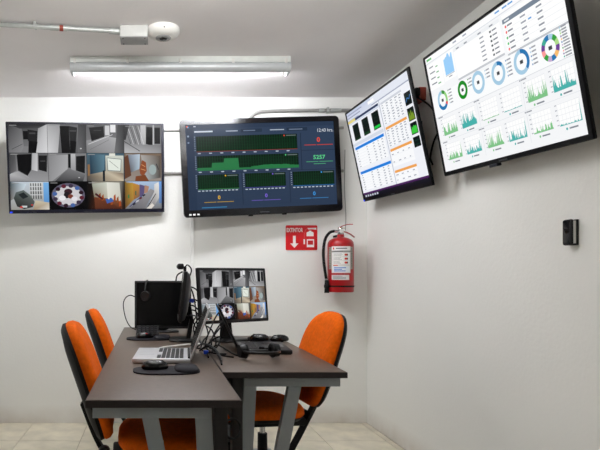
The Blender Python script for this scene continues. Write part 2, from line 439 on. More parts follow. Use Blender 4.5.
    tile(3, 1); c.rect(0, 0, 100, 75, (120, 100, 82), (150, 140, 132)); c.poly([(10, 4), (42, 2), (40, 42), (16, 52)], [(120, 130, 145), (190, 205, 220), (170, 190, 205), (90, 90, 95)]); c.poly([(44, 4), (98, 6), (98, 66), (60, 72), (50, 40)], [(170, 165, 160), (90, 75, 62), (70, 62, 56), (160, 165, 165), (185, 190, 190)])
    c.disc(76, 44, 10, 14, (158, 172, 172)); c.poly([(40, 42), (48, 18), (58, 24), (60, 48), (50, 62), (42, 56)], (140, 74, 44)); c.line([(46, 30), (56, 36)], 1.5, (222, 160, 110)); c.line([(44, 42), (57, 46)], 1.5, (222, 160, 110)); c.poly([(30, 62), (56, 58), (66, 75), (28, 75)], (120, 66, 38)); c.poly([(0, 10), (10, 4), (18, 60), (0, 70)], (96, 62, 44)); c.line([(86, 28), (92, 44)], 2.2, (30, 34, 50))
    # row 3
    tile(0, 2); c.rect(0, 0, 100, 75, (190, 200, 210), (150, 150, 145)); c.poly([(0, 0), (42, 6), (30, 32), (0, 50)], [(60, 75, 80), (200, 215, 225), (190, 195, 195), (110, 105, 100)]); c.rect(50, 2, 84, 48, (205, 208, 208), (160, 160, 158))
    for k in range(5): c.rect(52 + 6.4 * k, 4, 54.6 + 6.4 * k, 46, (64, 66, 70))
    for k in range(3): c.rect(50, 12 + 11 * k, 84, 14 + 11 * k, (210, 212, 214))
    c.rect(86, 2, 100, 58, (120, 175, 225), (90, 145, 205)); c.poly([(64, 50), (100, 56), (100, 75), (58, 75)], [(200, 190, 165), (190, 180, 160), (215, 210, 200), (160, 140, 115)])
    c.poly([(8, 44), (14, 28), (34, 22), (52, 36), (62, 54), (56, 68), (34, 73), (16, 66)], [(60, 66, 64), (92, 100, 98), (96, 106, 104), (120, 128, 124), (84, 88, 86), (46, 48, 48), (40, 42, 42), (44, 46, 46)]); c.poly([(20, 34), (34, 28), (46, 40), (32, 46)], (34, 40, 42)); c.rect(28, 64, 42, 69, (200, 205, 205)); c.disc(27, 68, 4, 2.5, (200, 60, 52)); c.disc(55, 62, 3, 2, (190, 60, 60))
    tile(1, 2); c.rect(0, 0, 100, 75, (6, 6, 8)); c.disc(50, 37, 44, 33, (96, 92, 110), 30); c.disc(50, 38, 36, 26, (205, 202, 206), 26)
    for k in range(12):
        a = k * PI / 6 + 0.2; c.disc(50 + 36 * math.cos(a), 38 + 27 * math.sin(a), 6.5, 5.5, [(92, 30, 46), (60, 50, 70), (70, 100, 160), (44, 24, 36)][k % 4], 9)
    c.disc(50, 27, 11, 8, (56, 30, 40)); c.disc(46, 36, 8, 9, (34, 26, 34)); c.disc(56, 40, 7, 6, (120, 60, 50)); c.disc(34, 44, 9, 7, (232, 230, 234)); c.disc(66, 46, 8, 6, (225, 222, 228))
    tile(2, 2); c.rect(0, 0, 100, 75, (150, 145, 132), (120, 88, 60)); c.poly([(52, 2), (98, 4), (98, 56), (54, 46)], [(226, 226, 216), (200, 200, 190), (190, 186, 172), (220, 218, 205)]); c.poly([(12, 6), (52, 2), (54, 46), (18, 42)], [(160, 165, 150), (205, 208, 196), (185, 180, 164), (130, 118, 98)])
    c.poly([(0, 0), (12, 0), (22, 75), (0, 75)], [(16, 12, 10), (26, 22, 20), (60, 30, 18), (16, 10, 8)]); c.poly([(18, 42), (54, 46), (98, 58), (90, 75), (20, 75)], [(112, 60, 38), (138, 84, 54), (104, 58, 38), (78, 40, 26), (88, 44, 28)])
    for k, (x, y) in enumerate([(30, 36), (38, 40), (70, 40), (78, 46), (62, 52), (84, 56)]): c.poly([(x, y), (x + 5, y - 6), (x + 6, y + 10), (x, y + 13)], (140 + 12 * (k % 3), 74, 36))
    c.poly([(48, 48), (64, 44), (70, 54), (52, 60)], (62, 96, 170)); c.poly([(22, 30), (42, 46), (40, 50), (20, 36)], (70, 24, 34)); c.rect(55, 44, 59, 48, (236, 236, 230)); c.poly([(86, 0), (100, 0), (100, 75), (92, 75)], [(140, 138, 130), (40, 38, 36), (16, 14, 12), (60, 40, 30)])
    tile(3, 2); c.rect(0, 0, 100, 75, (168, 190, 218), (120, 120, 122)); c.poly([(0, 0), (22, 4), (24, 50), (0, 75)], [(120, 92, 40), (190, 148, 58), (170, 130, 60), (90, 62, 40)]); c.poly([(22, 4), (40, 10), (40, 42), (24, 50)], [(196, 140, 44), (176, 128, 70), (120, 96, 84), (150, 100, 50)]); c.poly([(40, 8), (54, 12), (52, 34), (40, 42)], (92, 82, 120)); c.poly([(54, 10), (66, 14), (62, 30), (52, 34)], (170, 130, 110))
    c.poly([(70, 20), (82, 26), (52, 75), (12, 75), (52, 38)], [(150, 148, 150), (140, 138, 140), (116, 114, 118), (96, 96, 102), (140, 138, 142)]); c.poly([(80, 8), (92, 2), (96, 40), (76, 75), (60, 75), (80, 28)], [(214, 214, 218), (232, 230, 226), (210, 206, 200), (120, 116, 120), (176, 170, 164), (200, 198, 198)]); c.rect(93, 0, 100, 60, (112, 162, 226), (90, 120, 170)); c.line([(12, 70), (50, 36)], 2.5, (70, 62, 110))
    for k in range(4): c.poly([(20 + 9 * k, 62 - 8 * k), (27 + 9 * k, 58 - 8 * k), (29 + 9 * k, 62 - 8 * k), (22 + 9 * k, 66 - 8 * k)], [(40, 40, 46), (190, 190, 196), (96, 40, 46), (52, 52, 60)][k])
    c.line([(62, 70), (84, 34)], 2.2, (48, 46, 56)); c.rect(8, 36, 12, 46, (44, 120, 70)); c.rect(28, 26, 31, 38, (40, 96, 76)); c.poly([(58, 75), (74, 60), (80, 66), (72, 75)], (220, 214, 206))
    c.full()
    for i in range(4):
        for j in range(3): c.rect(W * i / 4 + 4, H * j / 3 + 3, W * i / 4 + 22, H * j / 3 + 4.6, (150, 150, 150))

def dash_green(c):
    W, H = c.w, c.h      # 480 x 268
    c.rect(0, 0, W, H, (48, 64, 88), (42, 57, 80)); c.rect(0, 0, 26, H, (38, 53, 76)); c.rect(0, 0, W, 13, (42, 57, 80))
    c.disc(6, 6, 3, 3, (226, 96, 60)); c.disc(9, 8, 2, 2, (60, 160, 220)); c.rect(26, 4.5, 33, 7, (190, 200, 215)); c.disc(8, 36, 3, 3, (150, 165, 185)); c.disc(8, 56, 3, 3, (130, 145, 168))
    c.rect(28, 20, 86, 24.5, (205, 214, 225)); c.rect(128, 21, 166, 24, (175, 186, 202)); c.rect(176, 17, 244, 28, (36, 50, 70)); c.rect(184, 21, 222, 24, (110, 124, 146))
    c.rect(270, 21, 316, 24, (175, 186, 202)); c.rect(324, 17, 392, 28, (36, 50, 70)); c.rect(332, 21, 376, 24, (110, 124, 146))
    c.text('12:43 hrs.', 478, 33, 15, (226, 232, 240), 'RIGHT', 0.92)
    def chart(x0, y0, x1, y1, base, dot, ngrid):
        c.rect(x0, y0, x1, y1, (4, 24, 14), (3, 34, 16))
        for k in range(1, ngrid): c.rect(x0 + (x1 - x0) * k / ngrid - 0.6, y0, x0 + (x1 - x0) * k / ngrid + 0.6, y1, (14, 66, 34))
        for k in range(1, 5): c.rect(x0, y0 + (y1 - y0) * k / 5 - 0.4, x1, y0 + (y1 - y0) * k / 5 + 0.4, (10, 52, 28))
        for k in range(7): c.rect(x0 - 6, y0 + (y1 - y0) * (k + 0.1) / 7, x0 - 2.5, y0 + (y1 - y0) * (k + 0.1) / 7 + 2, (150, 164, 182))
        c.rect(x0, y1 - 1.4, x1, y1, base); lx = x1 - 42
        c.rect(lx + 6, y0 + 3, x1 - 4, y0 + 6, (100, 112, 110)); c.disc(lx, y0 + 4.5, 2.4, 2.4, dot, 10)
    def ticks(x0, x1, y, n):
        for k in range(n): xx = x0 + (x1 - x0) * k / n; c.rect(xx, y, xx + 9 * (9 / max(9, n)), y + 3, (185, 196, 210))
    chart(32, 37, 357, 86, (150, 60, 44), (240, 70, 50), 40); ticks(36, 357, 89, 9)
    chart(32, 99, 359, 145, (40, 130, 70), (90, 210, 130), 40)
    hs = [9] * 6 + [24] * 5 + [37] * 6 + [6] * 5 + [9, 10, 10, 11, 12, 13, 13, 13, 14, 13, 13, 13, 12, 13, 13, 12, 10, 10, 9, 9]
    c.area(32, 359, 145, [h for h in hs for _ in (0, 1, 2, 3)], (38, 116, 66)); ticks(36, 357, 148, 9)
    for k, (x0, x1, col, dot) in enumerate(((31, 162, (60, 140, 60), (240, 190, 40)), (182, 314, (70, 60, 150), (130, 100, 230)), (337, 474, (40, 110, 180), (60, 160, 240)))):
        chart(x0, 158, x1, 204, col, dot, 18); ticks(x0, x1, 207, 11)
        tc = [(226, 178, 50), (126, 100, 216), (60, 150, 224)][k]; td = [(170, 138, 56), (98, 82, 166), (56, 118, 172)][k]; xm = (x0 + x1) / 2
        c.text('0', xm, 236, 17, tc, 'CENTER', 1.0, True); c.rect(xm - 48, 243.6, xm - 10, 245.8, td); c.rect(xm - 7, 243.6, xm + 46, 245.8, td)
    for x in (171, 325): c.rect(x, 154, x + 3, 256, (34, 47, 68))
    c.rect(367, 35, 370, 152, (34, 47, 68)); c.rect(370, 90, 478, 92, (34, 47, 68)); c.rect(26, 152, 478, 154, (34, 47, 68)); c.rect(40, 260, 120, 262.5, (54, 128, 176))
    c.text('0', 427, 65, 21, (236, 76, 54), 'CENTER', 1.05, True); c.rect(380, 73, 418, 75.4, (186, 62, 54)); c.rect(421, 73, 474, 75.4, (186, 62, 54))
    c.text('5257', 427, 120, 18, (92, 206, 136), 'CENTER', 1.1, True); c.rect(384, 127, 424, 129.2, (74, 156, 112)); c.rect(427, 127, 472, 129.2, (74, 156, 112)); c.rect(408, 134, 448, 136.2, (74, 156, 112))

def dash_tables(c):
    c.rect(0, 0, 100, 60, (240, 242, 248)); c.rect(0, 0, 45, 7.2, (196, 204, 226), (224, 228, 240)); c.rect(45, 0, 100, 4.5, (226, 230, 240)); c.rect(45, 4.5, 100, 5.2, (160, 168, 190))
    for y in (1.4, 3.4, 5.4): c.rect(1, y, 32 - y * 2, y + 0.7, (150, 158, 186))
    c.rect(40, 1.6, 50, 3.4, (250, 250, 252)); c.rect(0, 5.6, 14, 7.4, (232, 214, 130)); c.rect(14, 6.0, 55, 7.4, (36, 52, 92)); c.rect(0, 7.4, 56, 8.6, (216, 222, 236))
    for i, x in enumerate((6.2, 24, 41.6)):
        c.rect(x, 9.4, x + 11.2, 20.2, (8, 12, 10))
        for k in range(4): c.rect(x + 0.8, 11.0 + 2.2 * k, x + 10.4, 11.2 + 2.2 * k, (26, 66, 36))
        c.rect(x + 1, 19.0 - 0.5 * i, x + 10.2, 19.6, (30, 200, 70) if i == 2 else (20, 70, 34))
    def table(x0, y0, x1, y1, n, cols, head, hh=1.8):
        c.rect(x0, y0, x1, y1, (250, 251, 253)); c.rect(x0, y0, x1, y0 + hh, head)
        for k in range(n):
            y = y0 + hh + (y1 - y0 - hh) * (k + 0.35) / n
            for q in cols: c.rect(x0 + (x1 - x0) * q, y, x0 + (x1 - x0) * q + 3.2 * (0.5 + 0.6 * random.random()), y + 0.55, (150, 156, 170))
            c.rect(x0, y + 1.0, x1, y + 1.12, (222, 226, 234))
    c.rect(0, 21.6, 55, 23.6, (214, 220, 232))
    table(3, 24.4, 54, 39, 7, (0.03, 0.4, 0.62, 0.78, 0.9), (30, 128, 226)); table(3, 41.6, 56, 55, 7, (0.03, 0.36, 0.55, 0.74, 0.88), (30, 128, 226))
    c.poly([(56.2, 4.6), (57, 4.6), (57.6, 57), (56.8, 57)], (176, 182, 198))
    table(58.5, 7, 88, 20.5, 8, (0.03, 0.24, 0.45, 0.66, 0.84), (206, 210, 220), 1.2); table(58.5, 22, 88, 34, 7, (0.03, 0.24, 0.45, 0.66, 0.84), (240, 164, 84), 1.5)
    table(58.5, 35.4, 88, 46, 2, (0.03, 0.3, 0.55, 0.8), (240, 164, 84), 1.5); table(58.5, 48.4, 88, 56, 2, (0.03, 0.3, 0.55, 0.8), (240, 164, 84), 1.5)
    for i, (y0, y1) in enumerate(((10, 17), (18.6, 25.6), (26.6, 33), (34.4, 40))):
        c.rect(90, y0, 98, y1, (6, 14, 16))
        for k in range(1, 3): c.rect(90.6, y0 + 2 * k, 97.4, y0 + 2 * k + 0.18, (30, 80, 60))
        if i == 0: c.line([(91, y1 - 2), (93, y1 - 4), (95, y1 - 3), (97, y1 - 5)], 0.5, (70, 130, 200))
        if i == 1: c.area(90.6, 97.4, y1 - 0.5, [1, 5, 2, 5.6, 3, 4, 1], (120, 150, 40))
        if i == 2: c.area(90.6, 97.4, y1 - 0.5, [2, 4, 3, 4.4, 3.6, 4, 3], (60, 200, 60))
    c.rect(0, 56.4, 100, 57.6, (76, 28, 92)); c.rect(0, 57.6, 100, 60, (18, 16, 28))
    for k in range(6): c.rect(3 + 4.2 * k, 58.1, 5.4 + 4.2 * k, 59.4, (200, 206, 220))

def dash_donuts(c):
    W, H = 160, 92
    c.rect(0, 0, W, H, (246, 247, 249)); c.rect(0, 0, W, 4.2, (252, 252, 253)); c.rect(2, 1.2, 10, 2.8, (96, 190, 110)); c.rect(0, 4.2, W, 4.8, (216, 220, 226))
    for x in (44, 58, 98, 106, 112): c.rect(x, 1.4, x + 5, 2.4, (150, 160, 176) if x < 98 else (90, 160, 220))
    gr = (150, 154, 162)
    c.rect(1, 6, 23, 26, (255, 255, 255)); c.dashes(4, 8, 4, 4.4, 9, 0.9, (120, 128, 138)); c.dashes(14, 9.6, 4, 4.4, 5, 0.9, (96, 176, 110))
    c.rect(24, 5.6, 42, 25, (255, 255, 255)); c.area(27, 40, 21, [12, 12, 13, 13, 15, 14.6, 11, 14, 14], (150, 204, 248)); c.rect(27, 21.3, 40, 21.7, gr); c.rect(31, 22.6, 36, 23.4, gr)
    c.rect(43, 6, 101, 28, (255, 255, 255)); c.rect(43, 28, 101, 29.4, (196, 199, 205)); c.rect(43, 6, 101, 8.4, (238, 240, 243))
    for x in (47, 58, 76, 90): c.rect(x, 6.8, x + 4, 7.7, (130, 136, 146))
    for k in range(6): c.rect(77, 10.2 + 3 * k, 82, 11.1 + 3 * k, (140, 146, 156)); c.rect(89, 10 + 3 * k, 91, 11.3 + 3 * k, (60, 66, 74)); c.rect(92, 10.2 + 3 * k, 97, 11.1 + 3 * k, (120, 126, 136))
    c.rect(104, 6, 160, 30, (255, 255, 255)); c.rect(104, 8.6, 160, 11.4, (118, 132, 148)); c.rect(106, 9.5, 111, 10.5, (235, 238, 242)); c.rect(104, 30, 160, 31.2, (190, 194, 200))
    for k in range(5):
        y = 13 + 3.5 * k; c.disc(106.4, y + 0.6, 0.9, 0.9, [(230, 70, 70), (230, 90, 90), (90, 190, 110), (90, 190, 110), (230, 70, 70)][k], 8); c.rect(108, y, 113, y + 1, (120, 126, 136)); c.rect(121, y, 126, y + 1, (150, 156, 166)); c.rect(136, y, 141, y + 1, (140, 146, 156)); c.rect(104, y + 2.2, 160, y + 2.4, (228, 231, 235))
    c.rect(148, 12.8, 158, 14.4, (150, 190, 240)); c.rect(128, 16.6, 131, 17.6, (90, 160, 220))
    c.rect(0, 31.2, 160, 48, (252, 253, 254))
    LB, BL, GR, DG = (166, 204, 228), (32, 118, 180), (150, 212, 130), (12, 140, 24)
    ds = [(16, 37, [(0, 40, (60, 150, 60)), (40, 110, GR), (110, 130, (226, 50, 50)), (130, 250, BL), (250, 360, LB)], 0.64, 7.6),
          (46, 37, [(0, 360, DG)], 0.58, 6.6), (67, 37.4, [(0, 360, LB)], 0.66, 7.8), (91, 38.2, [(0, 50, BL), (50, 360, LB)], 0.66, 7.6),
          (115.6, 38.6, [(0, 140, BL), (140, 360, LB)], 0.66, 7.6), (142, 39, [(30 * k, 30 * k + 30, [(228, 30, 36), (50, 160, 60), (250, 130, 20), (110, 62, 150), (180, 92, 42), (32, 118, 180)][k % 6] if k % 2 else [(166, 204, 228), (176, 222, 140), (250, 190, 112), (200, 176, 212), (252, 154, 152), (60, 170, 150)][k // 2]) for k in range(12)], 0.6, 7.6)]
    for cx, cy, segs, k, r in ds:
        for a0, a1, col in segs: c.ring(cx, cy, r, r, k, a0, a1, col)
        c.rect(cx - 1.5, cy - 1.1, cx + 1.5, cy + 1.1, (60, 64, 70))
        for q in range(5 if cx not in (46, 67) else 3):
            y = cy - 5.6 + 2.4 * q if cx < 120 else cy - 8.4 + 1.6 * q
            c.rect(cx + r + 1.6, y, cx + r + 2.5, y + 1, segs[q % len(segs)][2]); c.rect(cx + r + 3, y, cx + r + 7, y + 0.9, gr)
        if cx > 120:
            for q in range(5, 11): c.rect(cx + r + 1.6, cy - 8.4 + 1.6 * q, cx + r + 2.5, cy - 7.5 + 1.6 * q, segs[q][2]); c.rect(cx + r + 3, cy - 8.4 + 1.6 * q, cx + r + 8, cy - 7.6 + 1.6 * q, gr)
    G, TL = (128, 196, 136), (72, 178, 172)
    def spiky(x0, x1, y0, y1, col, lo, hi, end=False):
        c.rect(x0, y0, x1, y1, (255, 255, 255))
        for k in range(5): c.rect(x0, y0 + (y1 - y0) * k / 4, x1, y0 + (y1 - y0) * k / 4 + 0.16, (214, 218, 224))
        for k in range(7): c.rect(x0 + (x1 - x0) * k / 6 - 0.08, y0, x0 + (x1 - x0) * k / 6 + 0.08, y1, (222, 226, 231))
        for k in range(5): c.rect(x0 - 2.2, y0 + (y1 - y0) * k / 4.4, x0 - 0.6, y0 + (y1 - y0) * k / 4.4 + 0.6, (170, 174, 182))
        hh = [(lo + (hi - lo) * random.random() ** 2.2) * (y1 - y0) for _ in range(44)]
        if end: hh[-2] = 0.95 * (y1 - y0)
        c.area(x0, x1, y1, hh, col); xm = (x0 + x1) / 2
        c.disc(xm - 4, y1 + 2.3, 0.8, 0.8, col, 8); c.rect(xm - 2, y1 + 1.9, xm + 5, y1 + 2.8, (130, 136, 146))
    for r, (y0, y1) in enumerate(((51, 64), (71, 83.6))):
        for q in range(3): c.rect(4 + 53 * q, y0 - 2.4, 11 + 53 * q, y0 - 1.6, gr)
        X = [(9, 30), (37, 57), (65, 84), (90, 109), (115.5, 133.5), (139, 157)]
        lv = [[(.15, .7), (.25, .9), (.02, .06), (.02, .06), (.15, 1), (.15, .8)], [(.05, .6), (.1, .7), (.1, .95), (.04, .6), (.05, .4), (.02, .12)]][r]
        for q, (x0, x1) in enumerate(X): spiky(x0, x1, y0, y1, G if q % 2 == 0 else TL, *lv[q], end=(r == 1 and q in (0, 3, 5)))
    c.rect(60.4, 48.4, 60.8, 88, (226, 229, 234)); c.rect(111.4, 48.4, 111.8, 88, (226, 229, 234)); c.rect(0, 48, 160, 48.4, (216, 219, 224)); c.rect(0, 67.8, 160, 68.1, (226, 229, 234))

# ------------------------------------------------------------------ televisions
def frame_mesh(W, H, l, r, tp, bt, rad, dep):
    """front frame with a rectangular opening; local x right, z up, front towards -y at y = 0"""
    bm = NB()
    outer = rrect(W, H, rad, 4); n = len(outer)
    ix0, ix1, iz0, iz1 = -W / 2 + l, W / 2 - r, -H / 2 + bt, H / 2 - tp
    inner = []
    for k, (cx, cz) in enumerate(((ix1, iz1), (ix0, iz1), (ix0, iz0), (ix1, iz0))):
        inner += [(cx + (0.0006 * (i - 2) if k in (0, 2) else 0), cz + (0.0006 * (2 - i) * (1 if k in (0, 1) else -1) if 0 else 0)) for i in range(5)]
    inner = [(max(ix0, min(ix1, x)), max(iz0, min(iz1, z))) for x, z in inner]
    def ring(pts, y, s=0.0): return [bm.verts.new((x * (1 - s / W * 2), y, z * (1 - s / H * 2))) for x, z in pts]
    A = ring(outer, dep); B = ring(outer, 0.004); C = ring(outer, 0.0, 0.003); D = ring(inner, 0.0); E_ = ring(inner, 0.006)
    for P, Q in ((A, B), (B, C), (C, D), (D, E_)):
        for k in range(n):
            l_ = (k + 1) % n
            try: bm.faces.new((P[k], P[l_], Q[l_], Q[k]))
            except ValueError: pass
    bm.faces.new(A)
    bmesh.ops.remove_doubles(bm, verts=bm.verts, dist=0.00005)
    return bm, (ix0, ix1, iz0, iz1)

def pose(loc, yaw, tilt, roll):
    r = math.radians
    return Matrix.Translation(loc) @ Matrix.Rotation(r(yaw), 4, 'Z') @ Matrix.Rotation(r(tilt), 4, 'X') @ Matrix.Rotation(r(roll), 4, 'Y')

def television(label, W, H, M, bez, rad, bmat, cw, ch, draw, wall, dep=0.03, extra=None):
    t = thing('wall_television', label, 'television', M=M)
    bm, (x0, x1, z0, z1) = frame_mesh(W, H, *bez, rad, dep)
    fr = obj('bezel', bm, bmat, t, smooth=30)
    c = Canvas(cw, ch); draw(c)
    c.build('screen', lambda u, v, l: (x0 + u * (x1 - x0), 0.0052 - l, z1 - v * (z1 - z0)), M_screen, t)
    bm = NB(); loft(bm, [[Vector((x * s, y, z * s - zo)) for x, z in rrect(W * 0.86, H * 0.72, 0.03, 4)] for s, y, zo in ((1.1, dep, 0), (1.0, dep + 0.014, 0.005), (0.9, dep + 0.016, 0.01))])
    obj('back_shell', bm, M_blackm, t, smooth=30)
    # wall bracket: plate on the wall and two arms back to the television
    Mi = M.inverted(); ctr = M.translation
    pw = Vector((ctr.x, YB - 0.006, ctr.z)) if wall == 'back' else Vector((XR - 0.006, ctr.y, ctr.z))
    mt = NB()
    if wall == 'back': box(mt, pw.x - 0.14, pw.x + 0.14, YB - 0.012, YB - 0.0005, pw.z - 0.11, pw.z + 0.11, M=Mi)
    else: box(mt, XR - 0.012, XR - 0.0005, pw.y - 0.14, pw.y + 0.14, pw.z - 0.11, pw.z + 0.11, M=Mi)
    for s in (-1, 1):
        a = Vector((s * 0.1, dep + 0.014, 0.02)); bpt = M @ a
        e = Vector((bpt.x, YB - 0.01, bpt.z)) if wall == 'back' else Vector((XR - 0.01, bpt.y, bpt.z))
        cyl(mt, a, Mi @ e, 0.014, seg=8)
    obj('wall_bracket', mt, M_blackm, t)
    if extra: extra(t, x0, x1, z0, z1, W, H)
    return t

def ex1(t, x0, x1, z0, z1, W, H):
    obj('power_light', box(NB(), -W / 2 + 0.008, -W / 2 + 0.024, -0.002, 0.002, -H / 2 + 0.004, -H / 2 + 0.014), M_ledb, t)
    obj('maker_plate', box(NB(), -0.03, 0.03, -0.0015, 0.002, -H / 2 + 0.004, -H / 2 + 0.011), M_shell, t)
def ex2(t, x0, x1, z0, z1, W, H):
    for k in range(3): obj('sticker', box(NB(), -W / 2 + 0.038 + 0.03 * k, -W / 2 + 0.056 + 0.03 * k, -0.0015, 0.002, -H / 2 + 0.014, -H / 2 + 0.026), M_white, t)
    obj('maker_plate', box(NB(), -0.035, 0.035, -0.0015, 0.002, -H / 2 + 0.014, -H / 2 + 0.022), M_shell, t)
    for s in (-0.12, 0.14): obj('stand_socket', box(NB(), s, s + 0.03, 0.004, 0.024, -H / 2 - 0.008, -H / 2 + 0.004), M_blackm, t)
def ex4(t, x0, x1, z0, z1, W, H):
    obj('maker_plate', box(NB(), -0.03, 0.03, -0.0015, 0.002, -H / 2 + 0.006, -H / 2 + 0.013), M_shell, t)
    obj('sensor_bump', box(NB(), -0.11, -0.05, 0.0, 0.022, -H / 2 - 0.012, -H / 2 + 0.002, r=0.003), M_navy, t)

television('wall television showing twelve security camera views in a grid', 1.15, 1.15 / 1.75, pose((-0.486, 4.057, 1.927), 7.3, 7.0, -1.4),
           (0.014, 0.02, 0.014, 0.026), 0.006, M_navy, 400, 225, cctv, 'back', extra=ex1, dep=0.024)
television('wall television with glossy black bezel showing a dark dashboard of green charts', 1.22, 1.22 / 1.7, pose((0.815, 4.089, 1.949), 6.3, 1.0, -3.2),
           (0.042, 0.042, 0.04, 0.052), 0.03, M_gloss, 480, 268, dash_green, 'back', extra=ex2, dep=0.022)
television('wall television in the room corner showing white tables with blue and orange headers', 1.02, 1.02 / 1.55, pose((1.46, 3.5, 1.972), -91.3, 13.0, 2.4),
           (0.016, 0.02, 0.014, 0.024), 0.006, M_tvblack, 100, 60, dash_tables, 'right', extra=ex1, dep=0.012)
television('largest-looking wall television showing a white dashboard with ring charts', 1.02, 1.02 / 1.6, pose((1.487, 2.422, 1.957), -91.4, 11.8, 2.7),
           (0.014, 0.022, 0.014, 0.022), 0.006, M_tvblack, 160, 92, dash_donuts, 'right', extra=ex4, dep=0.012)

# ------------------------------------------------------------------ wall wiring
def wire(name, label, cat, pts, r, m, k=8, group=None):
    return tag(obj(name, tube(NB(), spline(pts, k), r, 8), m, smooth=60), label, cat, group)
t = thing('wall_conduit', 'bent grey conduit above the television with green charts', 'conduit', (1.0, YB, 2.39))
def wl(p): return Vector(p) - Vector((1.0, YB, 2.39))
yc = YB - 0.016
obj('pipe', tube(NB(), [wl(p) for p in spline([(0.735, yc, 2.28), (0.745, yc, 2.335), (0.79, yc, 2.378), (0.86, yc, 2.392), (1.1, yc, 2.397), (1.3, yc, 2.4), (XR - 0.004, yc, 2.4)], 6)], 0.0125, 10), M_greycond, t, smooth=60)
for xa, xb in ((1.27, 1.31), (1.36, 1.44)): obj('coupling', cyl(NB(), wl((xa, yc, 2.4)), wl((xb, yc, 2.4)), 0.0155, seg=12), M_galv, t, smooth=60)
obj('clamp', box(NB(), *[v for a, b in zip(wl((1.33, yc - 0.017, 2.38)), wl((1.345, YB, 2.42))) for v in (a, b)]), M_galv, t)
for z, lab, rr in ((CAMZ + (CY - 130.5) / F * 4.22, 'upper thin conduit on the wall between the two back televisions', 0.011), (CAMZ + (CY - 173.5) / F * 4.22, 'lower thin conduit on the wall between the two back televisions', 0.011)):
    o = wire('wall_conduit', lab, 'conduit', [(-0.2, YB - 0.012, z), (0.6, YB - 0.012, z + 0.005), (1.46, YB - 0.012, z + 0.02)], rr, M_greycond, 2)
tag(obj('cable_raceway', box(NB(), 0.288, 0.316, YB - 0.018, YB, 0.05, 1.75, r=0.002), M_white, smooth=30), 'white vertical cable raceway below the television with green charts', 'cable duct')
wire('cable', 'thin grey cable running down the wall above the fire extinguisher', 'cable', [(1.475, YB - 0.004, 2.1), (1.472, YB - 0.004, 1.8), (1.482, YB - 0.004, 1.6), (1.478, YB - 0.004, 1.48)], 0.003, M_greycond, 4)
t = thing('outlet_box', 'red-brown wall box in the gap between the two right-wall televisions', 'electrical box', (XR, 3.36, 2.235))
obj('body', box(NB(), -0.045, 0, -0.05, 0.05, -0.04, 0.04, r=0.006), M_redd, t, smooth=30)
obj('plug', box(NB(), -0.075, -0.045, -0.07, -0.01, -0.02, 0.03, r=0.006), M_blackm, t, smooth=30)
wire('cable', 'black cable looping in the gap between the right-wall televisions', 'cable',
     [(XR - 0.06, 3.32, 2.22), (XR - 0.03, 3.2, 2.12), (XR - 0.015, 3.12, 2.0), (XR - 0.012, 3.2, 1.92), (XR - 0.012, 3.24, 1.84), (XR - 0.03, 3.18, 1.78)], 0.005, M_rubber)

# ------------------------------------------------------------------ fire extinguisher and sign
EY, ER = YB - 0.115, 0.094
EXX = (340.6 - CX) / F * EY
EZ0 = CAMZ - (292 - CY) / F * EY
t = thing('fire_extinguisher', 'red fire extinguisher with black hose hanging on the wall', 'fire extinguisher', (EXX, EY, EZ0))
zs = 0.355
obj('cylinder', lathe(NB(), [(0, 0.004), (0.06, 0.0), (ER - 0.004, 0.0), (ER, 0.006), (ER, zs), (ER * 0.97, zs + 0.016), (ER * 0.84, zs + 0.034), (ER * 0.55, zs + 0.048), (0.026, zs + 0.055), (0.024, zs + 0.075), (0, zs + 0.075)], 40), M_red, t, smooth=50)
obj('band', lathe(NB(), [(ER, 0.038), (ER + 0.003, 0.038), (ER + 0.003, 0.05), (ER, 0.05)], 40), M_blackm, t, smooth=60)
vz = zs + 0.07
vb = lathe(NB(), [(0, vz), (0.022, vz), (0.024, vz + 0.012), (0.017, vz + 0.018), (0.017, vz + 0.05), (0.012, vz + 0.058), (0, vz + 0.058)], 16)
cyl(vb, (0, 0, vz + 0.03), (-0.05, -0.005, vz + 0.03), 0.011, seg=12)
valve = obj('valve', vb, M_chrome, t, smooth=40)
obj('gauge', cyl(NB(), (0, -0.016, vz + 0.03), (0, -0.03, vz + 0.03), 0.015, seg=16), M_white, valve, smooth=40)
obj('safety_pin', tube(NB(), [(-0.03, -0.02, vz + 0.05), (-0.01, -0.02, vz + 0.055), (0.03, -0.02, vz + 0.05)], 0.002, 6), M_brass, valve)
def lever(pts, wd):
    bm = NB(); pts = spline(pts, 5); rings = []
    for p in pts: rings.append([p + Vector((0, -wd, 0)), p + Vector((0, wd, 0)), p + Vector((-0.001, wd, 0.006)), p + Vector((-0.001, -wd, 0.006))])
    return loft(bm, rings)
obj('carry_handle', lever([(-0.005, 0, vz + 0.02), (0.03, 0, vz + 0.022), (0.07, 0, vz + 0.006), (0.103, 0, vz - 0.018)], 0.011), M_red, t, smooth=40)
obj('squeeze_lever', lever([(-0.012, 0, vz + 0.052), (0.02, 0, vz + 0.068), (0.06, 0, vz + 0.078), (0.09, 0, vz + 0.078)], 0.011), M_red, t, smooth=40)
hp = spline([(-0.05, -0.005, vz + 0.03), (-0.085, -0.008, vz + 0.018), (-0.118, -0.01, vz - 0.03), (-0.132, -0.012, vz - 0.11), (-0.13, -0.015, vz - 0.2), (-0.118, -0.02, vz - 0.3), (-0.11, -0.02, vz - 0.345)], 6)
hose = obj('hose', tube(NB(), hp, 0.0105, 10), M_rubber, t, smooth=60)
obj('hose_ring', cyl(NB(), (-0.112, -0.02, 0.1), (-0.111, -0.02, 0.088), 0.013, seg=12), M_chrome, hose, smooth=50)
